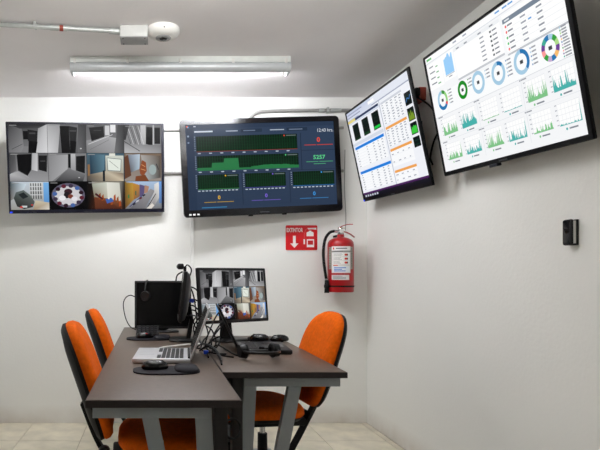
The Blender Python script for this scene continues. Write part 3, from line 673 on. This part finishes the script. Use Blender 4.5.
obj('nozzle', lathe(NB(), [(0, 0.09), (0.014, 0.09), (0.016, 0.06), (0.02, 0.05), (0.02, 0.035), (0.016, 0.03), (0.018, -0.006), (0.012, -0.006), (0.012, 0.0), (0, 0.0)], 14, Matrix.Translation((-0.11, -0.02, 0))), M_rubber, t, smooth=40)
obj('wall_hook', box(NB(), -0.02, 0.02, 0.0, 0.114, vz - 0.012, vz + 0.004), M_blackm, t)
c = Canvas(100, 136)
c.rect(0, 0, 100, 136, (228, 226, 224)); c.rect(0, 0, 100, 20, (236, 234, 232)); c.rect(8, 5, 15, 16, (206, 40, 40)); c.rect(24, 8, 80, 13, (90, 90, 96))
c.rect(0, 22, 100, 30, (150, 150, 148)); c.dashes(10, 24, 1, 1, 78, 3, (90, 90, 90))
for y in (34, 54, 74): c.rect(6, y, 94, y + 17, (244, 243, 240)); c.dashes(10, y + 3, 3, 5, 48, 1.6, (140, 140, 144)); c.disc(74, y + 9, 8, 6, (206, 60, 44), 10); c.rect(80, y + 4, 85, y + 14, (70, 60, 60))
c.rect(6, 94, 94, 100, (220, 218, 214)); c.rect(10, 95, 34, 99, (210, 60, 44)); c.rect(6, 102, 94, 130, (232, 236, 242)); c.dashes(14, 107, 3, 8, 66, 4.5, (72, 130, 206))
def on_cyl(a0, a1, zt, zb):
    def fn(u, v, l):
        a = math.radians(a0 + (a1 - a0) * u); r = ER + 0.0008 + l
        return (r * math.sin(a), -r * math.cos(a), zt + (zb - zt) * v)
    return fn
def fine(c, n=12):
    """split wide pieces of a print so that it can bend round a cylinder"""
    new = []
    for bb, lay, polys in c.units:
        out = []
        for P in polys:
            for k in range(n):
                q = clip(P, (c.w * k / n, -1, c.w * (k + 1) / n, c.h + 1))
                if len(q) >= 3: out.append(q)
        new.append((bb, lay, out))
    c.units = new; return c
fine(c).build('instruction_label', on_cyl(-60, 27, 0.338, 0.142), M_print, t, 0.0002)
c = Canvas(100, 40); c.rect(0, 0, 100, 40, (222, 222, 220)); c.dashes(8, 8, 3, 10, 80, 4, (120, 122, 128))
fine(c).build('inspection_label', on_cyl(-60, 20, 0.128, 0.092), M_print, t, 0.0002)
c = Canvas(30, 100); c.rect(0, 0, 30, 100, (150, 152, 140)); c.dashes(4, 6, 12, 7.5, 22, 2.4, (96, 98, 92))
fine(c, 4).build('side_label', on_cyl(-80, -61, 0.335, 0.17), M_print, t, 0.0002)
c = Canvas(30, 100); c.rect(0, 0, 30, 100, (150, 152, 140)); c.dashes(4, 6, 12, 7.5, 22, 2.4, (96, 98, 92))
fine(c, 4).build('side_label', on_cyl(28, 44, 0.335, 0.17), M_print, t, 0.0002)

SX0, SX1 = (285.6 - CX) / F * YB, (317.2 - CX) / F * YB
SZ0, SZ1 = CAMZ - (250.2 - CY) / F * YB, CAMZ - (225.3 - CY) / F * YB
t = thing('safety_sign', 'red rectangular extinguisher sign with white arrow beside the fire extinguisher', 'sign', ((SX0 + SX1) / 2, YB, (SZ0 + SZ1) / 2))
sw, sh = SX1 - SX0, SZ1 - SZ0
bm = NB(); loft(bm, [[Vector((x, y, z)) for x, z in rrect(sw, sh, 0.01, 4)] for y in (-0.0005, -0.003)])
obj('plate', bm, mat('red_sign_plastic', (204, 4, 20), rough=0.35, var=0.03), t)
c = Canvas(126, 100)
wh = (244, 240, 238)
c.text('EXTINTOR', 3, 27, 23, wh, 'LEFT', 0.58, True)
c.rect(29, 42, 40, 74, wh); c.poly([(18, 73), (51, 73), (34.5, 91)], wh)
c.rect(83, 30, 111, 44, wh); c.poly([(83, 30), (88, 26), (106, 26), (111, 30)], wh); c.rect(92, 22, 102, 26, wh); c.poly([(86, 11), (122, 10), (122, 18), (104, 16), (90, 17)], wh)
for r_ in ((84, 57, 88, 88), (109, 57, 113, 88), (84, 56, 113, 61), (84, 78, 113, 88)): c.rect(*r_, wh)
c.rect(71, 56, 77, 76, wh)
c.line([(86, 12), (78, 20), (74, 36), (73.5, 56)], 1.0, (240, 120, 120))
c.build('lettering', lambda u, v, l: (-sw / 2 + u * sw, -0.0034 - l, sh / 2 - v * sh), M_print, t, 0.0002)

# ------------------------------------------------------------------ small device on the right wall
t = thing('wall_sensor', 'small black and white device on the right wall', 'wall device', (XR, 2.147, CAMZ + (CY - 232.5) / F * 2.147))
obj('mount_frame', box(NB(), -0.009, 0, -0.022, 0.022, -0.05, 0.05, r=0.002), M_blackp, t, smooth=30)
obj('body', box(NB(), -0.022, -0.009, -0.02, 0.02, -0.043, 0.045, r=0.002), M_white, t, smooth=30)
bm = NB(); loft(bm, [[Vector((x, y * s, z * s)) for y, z in rrect(0.044, 0.102, 0.008, 4)] for x, s in ((-0.022, 1.0), (-0.026, 1.0), (-0.031, 0.96), (-0.033, 0.8))])
obj('front_cover', bm, M_gloss, t, smooth=40)
obj('lens', lathe(NB(), [(0.014, 0), (0.012, 0.004), (0, 0.005)], 16, Matrix.Translation((-0.0328, 0, 0.008)) @ Matrix.Rotation(-PI / 2, 4, 'Y')), M_darkglass, t, smooth=60)

# ------------------------------------------------------------------ desks
ZD = 0.75
def desk(label, x0, x1, y0, y1, s):
    """s = +1: the user's side is the low-x side; legs lean towards the other side"""
    xm, ym = (x0 + x1) / 2, (y0 + y1) / 2
    t = thing('office_desk', label, 'desk', (xm, ym, 0))
    w_, l_ = (x1 - x0) / 2, (y1 - y0) / 2
    tp = 0.024
    obj('desktop', box(NB(), -w_, w_, -l_, l_, ZD - tp, ZD, r=0.002), M_wood, t, smooth=30)
    bm = NB()
    for a in ((-w_ - 0.002, w_ + 0.002, -l_ - 0.002, -l_ + 0.001), (-w_ - 0.002, w_ + 0.002, l_ - 0.001, l_ + 0.002), (-w_ - 0.002, -w_ + 0.001, -l_, l_), (w_ - 0.001, w_ + 0.002, -l_, l_)):
        box(bm, *a, ZD - tp - 0.001, ZD - 0.0025)
    obj('edge_band', bm, M_edge, t)
    u, b = -s * (w_ - 0.018), s * (w_ - 0.09)             # user end and back end of the frame, local x
    for e in (-1, 1):
        yy = e * (l_ - 0.045)
        obj('end_rail', box(NB(), min(u, b), max(u, b), yy - 0.02, yy + 0.02, ZD - 0.065, ZD - tp, r=0.002), M_steel, t, smooth=30)
        for top, slant, wd in ((u + s * 0.185, 0.20, 0.052), (b - s * 0.026, 0.055, 0.052)):
            bot = top + s * slant * 0.66
            rings = [[Vector((cx + dx, yy + dy, z)) for dx, dy in ((-wd / 2, -0.018), (wd / 2, -0.018), (wd / 2, 0.018), (-wd / 2, 0.018))] for cx, z in ((bot, 0.03), (top, ZD - 0.06))]
            obj('leg', loft(NB(), rings), M_steel, t)
        obj('foot', box(NB(), min(u + s * 0.02, b + s * 0.03), max(u + s * 0.02, b + s * 0.03), yy - 0.025, yy + 0.025, 0.0, 0.035, r=0.004), M_steel, t, smooth=30)
        obj('cable_duct', box(NB(), min(b + s * 0.008, b + s * 0.05), max(b + s * 0.008, b + s * 0.05), yy - 0.035, yy + 0.03, 0.02, ZD - tp, r=0.002), M_dkpanel, t, smooth=30)
    obj('modesty_panel', box(NB(), b + s * 0.02 - 0.008, b + s * 0.02 + 0.008, -l_ + 0.07, l_ - 0.07, 0.5, ZD - tp), M_dkpanel, t)
    obj('long_rail', box(NB(), min(u, u + s * 0.03), max(u, u + s * 0.03), -l_ + 0.065, l_ - 0.065, ZD - 0.06, ZD - tp), M_steel, t)
    return t
LX0, LX1, LY0, LY1 = -0.213, 0.2795, 1.746, 4.09
RX0, RX1, RY0, RY1 = 0.285, 0.79, 2.24, 3.53
desk('long dark-topped office desk with grey legs carrying the silver laptop', LX0, LX1, LY0, LY1, 1)
desk('shorter dark-topped office desk carrying the monitor with camera views', RX0, RX1, RY0, RY1, -1)

# ------------------------------------------------------------------ chairs
def pad(bm, outline, layers, fn):
    """outline (a,b) loop; layers = (inset, depth); fn(a,b,d) -> point"""
    n = len(outline); ca = sum(p[0] for p in outline) / n; cb = sum(p[1] for p in outline) / n
    ra = max(abs(p[0] - ca) for p in outline); rb = max(abs(p[1] - cb) for p in outline)
    rings = [[fn(ca + (a - ca) * (1 - i / ra), cb + (b - cb) * (1 - i / rb), d) for a, b in outline] for i, d in layers]
    return loft(bm, rings)
def back_outline():
    out = []
    for i in range(36):
        a = 2 * PI * i / 36; c_, s_ = math.cos(a), math.sin(a)
        e = 0.62 if s_ > 0 else 0.42
        yv = 0.192 * math.copysign(abs(c_) ** (0.85 if s_ > 0 else 0.45), c_); zv = 0.245 * math.copysign(abs(s_) ** e, s_)
        yv *= 1 - 0.08 * max(0, -zv / 0.245)
        out.append((yv, zv))
    return out
def seat_outline():
    return [(0.225 * math.copysign(abs(math.cos(a)) ** 0.62, math.cos(a)), 0.225 * math.copysign(abs(math.sin(a)) ** 0.62, math.sin(a))) for a in [2 * PI * i / 36 for i in range(36)]]
LEAN = math.radians(19)
def back_fn(a, b, d):
    d2 = d - 0.6 * a * a * -1.0                       # sides curve towards the sitter
    lx = -0.24
    zz = b + 0.245
    return Vector((lx - math.sin(LEAN) * zz + math.cos(LEAN) * d2, a, 0.485 + math.cos(LEAN) * zz + math.sin(LEAN) * d2))
def seat_fn(a, b, d):
    drop = 0.03 * max(0, (a - 0.1) / 0.125) ** 2
    return Vector((a * 0.93 + 0.03, b, 0.455 + d - drop + 0.12 * b * b))
def office_chair(label, loc, rotz):
    t = thing('office_chair', label, 'chair', loc, rotz, 'orange office chairs')
    obj('seat', pad(NB(), seat_outline(), [(0.012, 0.0), (0.0, 0.016), (0.002, 0.036), (0.014, 0.052), (0.045, 0.062), (0.12, 0.066)], seat_fn), M_orange, t, smooth=60)
    obj('seat_shell', pad(NB(), seat_outline(), [(0.09, -0.03), (0.02, -0.014), (0.006, 0.004), (0.01, 0.008)], seat_fn), M_blackm, t, smooth=50)
    obj('backrest', pad(NB(), back_outline(), [(0.008, 0.0), (0.0, 0.014), (0.002, 0.03), (0.014, 0.046), (0.045, 0.056), (0.12, 0.06)], back_fn), M_orange, t, smooth=60)
    obj('back_shell', pad(NB(), back_outline(), [(0.08, -0.028), (0.02, -0.02), (0.002, -0.008), (0.004, 0.006)], back_fn), M_blackm, t, smooth=50)
    bm = NB(); pts = spline([(-0.02, 0, 0.16), (-0.1, 0, 0.19), (-0.17, 0, 0.3), (-0.225, 0, 0.4), (-0.272, 0, 0.49), (-0.322, 0, 0.62)], 5)
    loft(bm, [[p + Vector((dx, dy, dz)) for dx, dy, dz in ((0, -0.022, 0.006), (0, 0.022, 0.006), (-0.012, 0.022, -0.006), (-0.012, -0.022, -0.006))] for p in pts])
    br = obj('back_bar', bm, M_blackm, t, smooth=50)
    obj('knob', cyl(NB(), (-0.235, -0.02, 0.425), (-0.235, -0.06, 0.425), 0.024, seg=14), M_blackp, br, smooth=40)
    obj('mechanism', box(NB(), -0.2, 0.09, -0.08, 0.08, 0.395, 0.432, r=0.008), M_blackm, t, smooth=40)
    obj('lever', tube(NB(), [(0.03, -0.07, 0.41), (0.04, -0.2, 0.405), (0.04, -0.24, 0.4)], [0.005, 0.005, 0.008], 8), M_blackp, t, smooth=50)
    obj('gas_column', cyl(NB(), (0, 0, 0.25), (0, 0, 0.4), 0.014, seg=16), M_chrome, t, smooth=40)
    obj('column_sleeve', cyl(NB(), (0, 0, 0.08), (0, 0, 0.345), 0.028, 0.024, seg=16), M_blackm, t, smooth=40)
    for k in range(5):
        a = 2 * PI * k / 5 + 0.3; d = Vector((math.cos(a), math.sin(a), 0)); n = Vector((-d.y, d.x, 0))
        bm = NB(); loft(bm, [[d * r + n * s_ * wd + Vector((0, 0, z)) for s_, z in ((-1, z0), (1, z0), (0.7, z1), (-0.7, z1))] for r, wd, z0, z1 in ((0.0, 0.026, 0.075, 0.115), (0.16, 0.022, 0.07, 0.1), (0.29, 0.016, 0.062, 0.08))])
        lg = obj('base_leg', bm, M_blackm, t)
        bm = NB()
        for s_ in (-1, 1): cyl(bm, d * 0.275 + n * s_ * 0.008 + Vector((0, 0, 0.027)), d * 0.275 + n * s_ * 0.026 + Vector((0, 0, 0.027)), 0.027, seg=14)
        cyl(bm, d * 0.275 + Vector((0, 0, 0.027)), d * 0.275 + Vector((0, 0, 0.07)), 0.007, seg=8)
        obj('caster', bm, M_blackp, lg, smooth=40)
    return t
office_chair('orange office chair with black back nearest the camera, left of the long desk', (0.034, 2.29, 0), math.radians(3))
office_chair('orange office chair farther back at the left of the long desk', (0.034, 3.08, 0), math.radians(4))
office_chair('orange office chair at the right of the shorter desk, seat and backrest in view', (0.553, 2.78, 0), math.radians(187))

# ------------------------------------------------------------------ monitors
def monitor(label, M, W, H, zdesk, draw=None, stand_back=0.05, yawbase=None, curved=False, bez=0.014, dep=0.02, smat=None):
    t = thing('desk_monitor', label, 'monitor', M=M)
    bm, (x0, x1, z0, z1) = frame_mesh(W, H, bez, bez, bez, bez * 1.3, 0.006, dep)
    obj('bezel', bm, M_blackp, t, smooth=30)
    if draw:
        c = Canvas(400, 225); draw(c)
        c.build('screen', lambda u, v, l: (x0 + u * (x1 - x0), 0.0052 - l, z1 - v * (z1 - z0)), M_screen, t, 0.0002)
    else:
        obj('screen', box(NB(), x0, x1, 0.003, 0.008, z0, z1), M_darkglass, t)
    bm = NB(); loft(bm, [[Vector((x * s, y, z * s)) for x, z in rrect(W, H, 0.02, 4)] for s, y in ((0.985, dep - 0.002), (0.9, dep + 0.016), (0.6, dep + 0.03), (0.3, dep + 0.034))])
    obj('back_shell', bm, smat or M_blackm, t, smooth=60)
    Mi = M.inverted(); a = M @ Vector((0, dep + 0.03, -H * 0.1))
    base = Vector((a.x, a.y, zdesk)) + (M.to_3x3() @ Vector((0, 1, 0))).normalized() * stand_back; base.z = zdesk
    rotb = Matrix.Translation(base) @ Matrix.Rotation(math.atan2(M[1][0], M[0][0]), 4, 'Z')
    p0 = rotb @ Vector((0, 0, 0.012)); bm = NB()
    ax = (M.to_3x3() @ Vector((1, 0, 0))).normalized(); ay = (M.to_3x3() @ Vector((0, 1, 0))).normalized()
    rings = []
    for f_, wd in ((0.0, 0.04), (0.5, 0.032), (1.0, 0.03)):
        p = p0.lerp(a, f_) + ay * 0.02 * math.sin(f_ * PI)
        rings.append([Mi @ (p + ax * sx * wd + ay * sy * 0.012) for sx, sy in ((-1, -1), (1, -1), (1, 1), (-1, 1))])
    obj('stand_neck', loft(bm, rings), M_blackm, t)
    bm = NB(); loft(bm, [[Mi @ (rotb @ Vector((x * s, y * s - 0.03, z))) for x, y in rrect(0.22, 0.17, 0.05, 5)] for s, z in ((1, 0.0005), (1, 0.008), (0.9, 0.014))])
    obj('stand_base', bm, M_blackp, t, smooth=40)
    return t
monitor('lit desk monitor showing the security camera views on the shorter desk', pose((0.479, 3.233, 1.023), 31.5, -6.0, 0.2), 0.515, 0.322, ZD, cctv, stand_back=0.03)
monitor('switched-off black desk monitor facing the camera at the far end of the long desk', pose((0.068, 3.74, 0.938), 2, -4, 0), 0.385, 0.325, ZD, None, stand_back=0.03)
monitor('desk monitor seen edge-on with webcam on top, on the long desk', pose((0.165, 3.30, 1.02), -92, -7, 0), 0.42, 0.29, ZD, None, stand_back=0.0, smat=M_shell)
t = thing('webcam', 'small black webcam clipped on top of the edge-on monitor', 'webcam', (0.165, 3.22, 1.172))
obj('body', box(NB(), -0.022, 0.014, -0.035, 0.035, 0.002, 0.036, r=0.008), M_blackp, t, smooth=40)
obj('clip', box(NB(), 0.014, 0.03, -0.016, 0.016, -0.012, 0.02, r=0.002), M_blackm, t)
obj('lens', lathe(NB(), [(0.01, 0), (0.009, 0.004), (0, 0.006)], 14, Matrix.Translation((-0.022, 0, 0.018)) @ Matrix.Rotation(-PI / 2, 4, 'Y')), M_darkglass, t, smooth=50)

# ------------------------------------------------------------------ laptops
def laptop(label, M, body_m, key_m, lid_m, tilt, depth=0.26, width=0.365, lidh=0.245, scr=None):
    """local: +x from front edge (0) to the hinge (depth), y along the width"""
    t = thing('laptop', label, 'laptop', M=M)
    obj('base', box(NB(), 0, depth, -width / 2, width / 2, 0.003, 0.022, r=0.004), body_m, t, smooth=30)
    obj('underside', box(NB(), 0.006, depth - 0.004, -width / 2 + 0.006, width / 2 - 0.006, 0.0, 0.006), M_blackm, t)
    bm = NB()
    for i in range(6):
        for j in range(14):
            x = depth * 0.42 + i * 0.0205; y = -width / 2 + 0.03 + j * (width - 0.06) / 14
            if i == 0 and 4 <= j <= 8: continue
            box(bm, x, x + 0.017, y, y + (width - 0.06) / 14 - 0.004, 0.0215, 0.0245)
    k = obj('keys', bm, key_m, t); k['kind'] = 'stuff'
    obj('touchpad', box(NB(), depth * 0.08, depth * 0.36, -0.055, 0.05, 0.0215, 0.0228), lid_m if body_m is M_silver else M_shell, t)
    obj('hinge', cyl(NB(), (depth - 0.006, -width / 2 + 0.02, 0.022), (depth - 0.006, width / 2 - 0.02, 0.022), 0.006, seg=10), M_blackm, t, smooth=50)
    L = Matrix.Translation((depth - 0.002, 0, 0.022)) @ Matrix.Rotation(tilt, 4, 'Y')
    ld = obj('lid', box(NB(), 0, 0.009, -width / 2, width / 2, 0, lidh, r=0.003, M=L), lid_m, t, smooth=30)
    obj('screen', box(NB(), -0.0012, 0.001, -width / 2 + 0.012, width / 2 - 0.012, 0.016, lidh - 0.012, M=L), M_darkglass, ld)
    for sy in (-1, 1):
        for sx in (0.03, depth - 0.03): obj('foot', cyl(NB(), (sx, sy * (width / 2 - 0.03), -0.003 + 0.003), (sx, sy * (width / 2 - 0.03), 0.002), 0.008, seg=8), M_rubber, t)
    return t
M_keys = mat('dark_laptop_keys', (24, 25, 28), rough=0.5, var=0.05)
laptop('open silver laptop with black keys on the long desk', Matrix.Translation((-0.083, 2.63, ZD)) @ Matrix.Rotation(math.radians(-3.5), 4, 'Z'), M_silver, M_keys, M_silver, math.radians(20))
laptop('open black laptop on the shorter desk in front of the lit monitor', Matrix.Translation((0.70, 2.88, ZD)) @ Matrix.Rotation(math.radians(176), 4, 'Z'), M_blackp, M_keys, M_blackp, math.radians(25), width=0.34, lidh=0.235)

# ------------------------------------------------------------------ mice, pads, keyboard
def mouse_pad(label, M, L=0.275, D=0.19):
    t = thing('mouse_pad', label, 'mouse pad', M=M)     # local x along the length
    out = []
    for i in range(40):
        a = 2 * PI * i / 40; c_, s_ = math.cos(a), math.sin(a)
        out.append((L / 2 * math.copysign(abs(c_) ** 0.7, c_), D / 2 * math.copysign(abs(s_) ** 0.7, s_)))
    bm = NB(); loft(bm, [[Vector((x, y, z)) for x, y in out] for z in (0.0003, 0.006)])
    obj('mat', bm, M_gel, t)
    bm = NB(); ell = [(0.05 * math.cos(a), D * 0.44 * math.copysign(abs(math.sin(a)) ** 0.7, math.sin(a))) for a in [2 * PI * i / 28 for i in range(28)]]
    loft(bm, [[Vector((L * 0.30 + x * s, y * s, z)) for x, y in ell] for s, z in ((1.0, 0.005), (1.0, 0.012), (0.88, 0.02), (0.6, 0.024), (0.2, 0.025))])
    obj('wrist_rest', bm, M_gel, t, smooth=60)
    return t
def mouse(label, M, dot=None):
    t = thing('computer_mouse', label, 'mouse', M=M)    # local x: nose direction
    bm = NB(); rings = []
    for z, s in ((0.0, 0.9), (0.006, 1.0), (0.016, 0.97), (0.026, 0.82), (0.033, 0.55), (0.036, 0.2)):
        rings.append([Vector((0.057 * s * math.cos(a) - 0.004 * (1 - s), 0.032 * s * math.copysign(abs(math.sin(a)) ** 0.85, math.sin(a)), z)) for a in [2 * PI * i / 24 for i in range(24)]])
    obj('body', loft(bm, rings), M_gloss, t, smooth=70)
    obj('wheel', cyl(NB(), (0.03, -0.004, 0.026), (0.03, 0.004, 0.026), 0.009, seg=12), M_shell, t, smooth=40)
    if dot: obj('light', box(NB(), -0.005, 0.01, -0.026, -0.018, 0.02, 0.03, r=0.003), dot, t)
    return t
mouse_pad('black mouse pad with wrist rest in front of the silver laptop', Matrix.Translation((0.055, 2.262, ZD)) @ Matrix.Rotation(math.radians(3), 4, 'Z'))
mouse('black mouse on the pad beside the silver laptop', Matrix.Translation((0.008, 2.28, ZD + 0.0065)) @ Matrix.Rotation(math.radians(8), 4, 'Z'))
mouse_pad('black mouse pad with wrist rest below the switched-off monitor', Matrix.Translation((-0.025, 3.36, ZD)) @ Matrix.Rotation(math.radians(0), 4, 'Z'))
mouse('black mouse with a red light below the switched-off monitor', Matrix.Translation((-0.05, 3.37, ZD + 0.0065)) @ Matrix.Rotation(math.radians(20), 4, 'Z'), mat('red_mouse_light', (190, 40, 30), rough=0.3, var=0.05))
mouse('black mouse nearer the lit monitor on the shorter desk', Matrix.Translation((0.60, 3.10, ZD + 0.0245)) @ Matrix.Rotation(math.radians(160), 4, 'Z'))
mouse_pad('black mouse pad at the far right of the shorter desk', Matrix.Translation((0.67, 3.26, ZD)) @ Matrix.Rotation(math.radians(180), 4, 'Z'), 0.2, 0.16)
mouse('black mouse farthest right on the shorter desk', Matrix.Translation((0.74, 3.22, ZD + 0.0065)) @ Matrix.Rotation(math.radians(190), 4, 'Z'))
t = thing('desk_phone', 'black keypad unit with grey buttons in front of the switched-off monitor', 'keypad', (-0.035, 3.55, ZD))
bm = NB(); loft(bm, [[Vector((x, y, 0.0005)) for x, y in ((-0.075, -0.07), (0.075, -0.07), (0.075, 0.07), (-0.075, 0.07))], [Vector((x, y, 0.018 + (y + 0.07) * 0.3)) for x, y in ((-0.072, -0.066), (0.072, -0.066), (0.072, 0.066), (-0.072, 0.066))]])
ph = obj('body', bm, M_blackp, t)
for i in range(5):
    for j in range(4):
        x, y = -0.06 + 0.026 * i, -0.052 + 0.028 * j; z = 0.018 + (y + 0.07) * 0.3
        obj('button', box(NB(), x, x + 0.018, y, y + 0.016, z + 0.002, z + 0.009), M_shell, t)

# ------------------------------------------------------------------ headsets
def headset(label, M, R=0.075, boom=True):
    """local: band is an arc in the x-z plane, cups at the ends"""
    t = thing('headset', label, 'headset', M=M)
    pts = [(R * math.cos(a), 0, R * 1.1 * math.sin(a)) for a in [PI * i / 16 for i in range(17)]]
    obj('headband', tube(NB(), pts, 0.0065, 8), M_blackp, t, smooth=60)
    for s in (-1, 1):
        cp = obj('ear_cup', cyl(NB(), (s * (R + 0.012), 0, -0.02), (s * (R - 0.012), 0, -0.02), 0.03, 0.034, seg=20), M_blackp, t, smooth=40)
        obj('ear_pad', lathe(NB(), [(0.014, 0), (0.034, 0), (0.036, 0.006), (0.03, 0.014), (0.016, 0.014), (0.012, 0.004)], 20, Matrix.Translation((s * (R - 0.012), 0, -0.02)) @ Matrix.Rotation(-s * PI / 2, 4, 'Y')), M_rubber, cp, smooth=60)
    if boom:
        bo = obj('microphone_boom', tube(NB(), spline([(R + 0.012, 0.0, -0.05), (R + 0.015, 0.0, -0.09), (R - 0.02, 0.0, -0.13)], 5), 0.003, 6), M_blackp, t)
        obj('microphone', cyl(NB(), (R - 0.012, 0.0, -0.124), (R - 0.03, 0.0, -0.14), 0.006, seg=10), M_rubber, bo)
    return t
headset('black headset hanging over the top left of the switched-off monitor',
        Matrix.Translation((-0.04, 3.735, 1.019)) @ Matrix.Rotation(math.radians(80), 4, 'Z'), R=0.075, boom=False)
headset('black headset lying in front of the black laptop on the shorter desk',
        Matrix.Translation((0.5, 2.56, ZD + 0.04)) @ Matrix.Rotation(math.radians(12), 4, 'Z') @ Matrix.Rotation(math.radians(88), 4, 'X'), R=0.085)

# ------------------------------------------------------------------ cables
cab = 'cables on and behind the desks'
z = ZD + 0.005
wire('cable', 'black cable curving out from the left side of the switched-off monitor', 'cable', [(-0.115, 3.77, 0.985), (-0.155, 3.775, 1.0), (-0.19, 3.78, 0.98), (-0.205, 3.8, 0.93), (-0.19, 3.82, 0.84), (-0.16, 3.84, 0.78), (-0.12, 3.86, z)], 0.0035, M_rubber, group=cab)
wire('cable', 'white cable lying behind the silver laptop', 'cable', [(0.03, 2.9, z), (0.06, 2.95, z), (0.12, 2.97, z + 0.004), (0.18, 2.96, z + 0.012), (0.25, 2.92, z + 0.02)], 0.005, M_white, group=cab)
loops = [
    [(0.2, 3.3, 1.08), (0.27, 3.32, 1.04), (0.29, 3.35, 0.9), (0.26, 3.36, 0.8), (0.28, 3.4, z)],
    [(0.2, 3.26, 1.0), (0.26, 3.22, 0.99), (0.29, 3.24, 0.93), (0.24, 3.25, 0.87), (0.27, 3.25, 0.79), (0.25, 3.2, z)],
    [(0.2, 3.24, 0.96), (0.24, 3.2, 0.96), (0.275, 3.2, 0.91), (0.235, 3.18, 0.84), (0.255, 3.16, z)],
    [(0.21, 3.34, 0.93), (0.26, 3.34, 0.92), (0.28, 3.3, 0.86), (0.25, 3.28, 0.8), (0.24, 3.3, z)],
    [(0.18, 3.22, 1.17), (0.2, 3.22, 1.2), (0.225, 3.22, 1.17), (0.21, 3.24, 1.1), (0.24, 3.26, 1.02), (0.26, 3.3, 0.9), (0.27, 3.3, z)],
    [(0.17, 3.2, 1.16), (0.14, 3.17, 1.14), (0.13, 3.16, 1.1)],
    [(0.3, 3.02, 0.86), (0.32, 2.96, 0.84), (0.33, 2.88, 0.79), (0.3, 2.8, z), (0.27, 2.72, z), (0.262, 2.6, z)],
    [(0.45, 3.28, 0.9), (0.39, 3.1, 0.88), (0.31, 2.86, 0.82), (0.3, 2.78, 0.77), (0.33, 2.68, z), (0.38, 2.6, z)],
    [(0.47, 3.3, 0.92), (0.4, 3.15, 0.86), (0.32, 2.98, 0.8), (0.29, 2.95, z), (0.25, 2.9, z), (0.22, 2.95, z)],
    [(0.3, 2.9, z), (0.33, 2.8, z + 0.03), (0.36, 2.72, z + 0.02), (0.4, 2.68, z), (0.44, 2.62, z)],
    [(0.26, 3.1, 0.9), (0.285, 3.05, 0.88), (0.3, 3.0, 0.82), (0.27, 2.95, 0.79), (0.25, 2.86, z), (0.28, 2.8, z)],
    [(0.42, 3.28, 0.95), (0.35, 3.06, 0.91), (0.3, 2.9, 0.85), (0.27, 2.84, 0.78), (0.3, 2.74, z), (0.36, 2.7, z)],
    [(0.29, 3.0, z), (0.32, 2.92, 0.8), (0.35, 2.86, 0.82), (0.33, 2.78, 0.79), (0.29, 2.74, z)],
    [(0.24, 2.82, z), (0.27, 2.76, z + 0.03), (0.3, 2.66, z + 0.02), (0.31, 2.52, z), (0.3, 2.4, z)],
]
names = ['black cable looping behind the edge-on monitor, outermost loop', 'black cable in the tangle behind the edge-on monitor, second loop', 'black cable in the tangle behind the edge-on monitor, innermost loop',
         'black cable low in the tangle behind the edge-on monitor', 'black webcam cable arching from the webcam down behind the edge-on monitor', 'short black cable end hanging in front of the webcam',
         'black cable running between the two desks beside the silver laptop', 'black cable falling from the lit monitor towards the black laptop', 'black cable from the lit monitor across to the long desk',
         'black cable lying under the black laptop screen', 'black cable dropping between the edge-on monitor and the lit monitor', 'black cable sagging from behind the lit monitor onto the long desk', 'black cable coiled upright in the gap left of the black laptop', 'black cable running towards the camera behind the silver laptop']
for p, n_ in zip(loops, names): wire('cable', n_, 'cable', p, 0.0042, M_rubber, group=cab)
wire('cable', 'grey cable tangled behind the edge-on monitor', 'cable', [(0.2, 3.28, 0.9), (0.25, 3.22, 0.9), (0.275, 3.2, 0.85), (0.25, 3.17, 0.8), (0.27, 3.1, z)], 0.004, M_shell, group=cab)
wire('cable', 'grey cable looping behind the silver laptop screen', 'cable', [(0.2, 2.8, z), (0.25, 2.78, z + 0.04), (0.3, 2.7, z + 0.03), (0.32, 2.6, z), (0.31, 2.5, z)], 0.004, M_shell, group=cab)
wire('cable', 'black cable drooping in a loop under the desks', 'cable', [(0.262, 2.3, 0.6), (0.275, 2.2, 0.55), (0.3, 2.18, 0.5), (0.34, 2.2, 0.5), (0.35, 2.22, 0.54), (0.32, 2.2, 0.57), (0.275, 2.16, 0.56), (0.23, 2.1, 0.55)], 0.005, M_rubber, group=cab)
def plug(label, M):
    t = thing('cable_plug', label, 'plug', M=M, group='blue video plugs')
    obj('hood', box(NB(), -0.02, 0.02, -0.008, 0.008, -0.016, 0.016, r=0.003), M_blue, t, smooth=30)
    obj('collar', cyl(NB(), (0.02, 0, 0), (0.04, 0, 0), 0.006, seg=10), M_rubber, t, smooth=40)
    for s in (-1, 1): obj('screw', cyl(NB(), (-0.024, 0, s * 0.012), (0.02, 0, s * 0.012), 0.0035, seg=8), M_chrome, t)
plug('blue video plug in the cables behind the edge-on monitor', Matrix.Translation((0.2275, 3.22, 0.99)) @ Matrix.Rotation(0.3, 4, 'Y') @ Matrix.Scale(0.65, 4))
plug('blue video plug low behind the silver laptop screen', Matrix.Translation((0.262, 2.72, ZD + 0.011)) @ Matrix.Rotation(-0.3, 4, 'Z') @ Matrix.Scale(0.6, 4))
# box on the floor
t = thing('power_backup', 'black box with grey top standing on the floor under the shorter desk', 'power supply', (0.44, 3.28, 0))
obj('body', box(NB(), -0.075, 0.075, -0.12, 0.12, 0.008, 0.182, r=0.006), M_blackm, t, smooth=30)
obj('top_cover', box(NB(), -0.077, 0.077, -0.122, 0.122, 0.182, 0.2, r=0.004), M_shell, t, smooth=30)
obj('front_panel', box(NB(), -0.06, 0.06, -0.124, -0.118, 0.03, 0.165, r=0.002), M_blackp, t)
for sx in (-1, 1):
    for sy in (-1, 1): obj('foot', cyl(NB(), (sx * 0.055, sy * 0.1, 0), (sx * 0.055, sy * 0.1, 0.01), 0.012, seg=10), M_rubber, t)
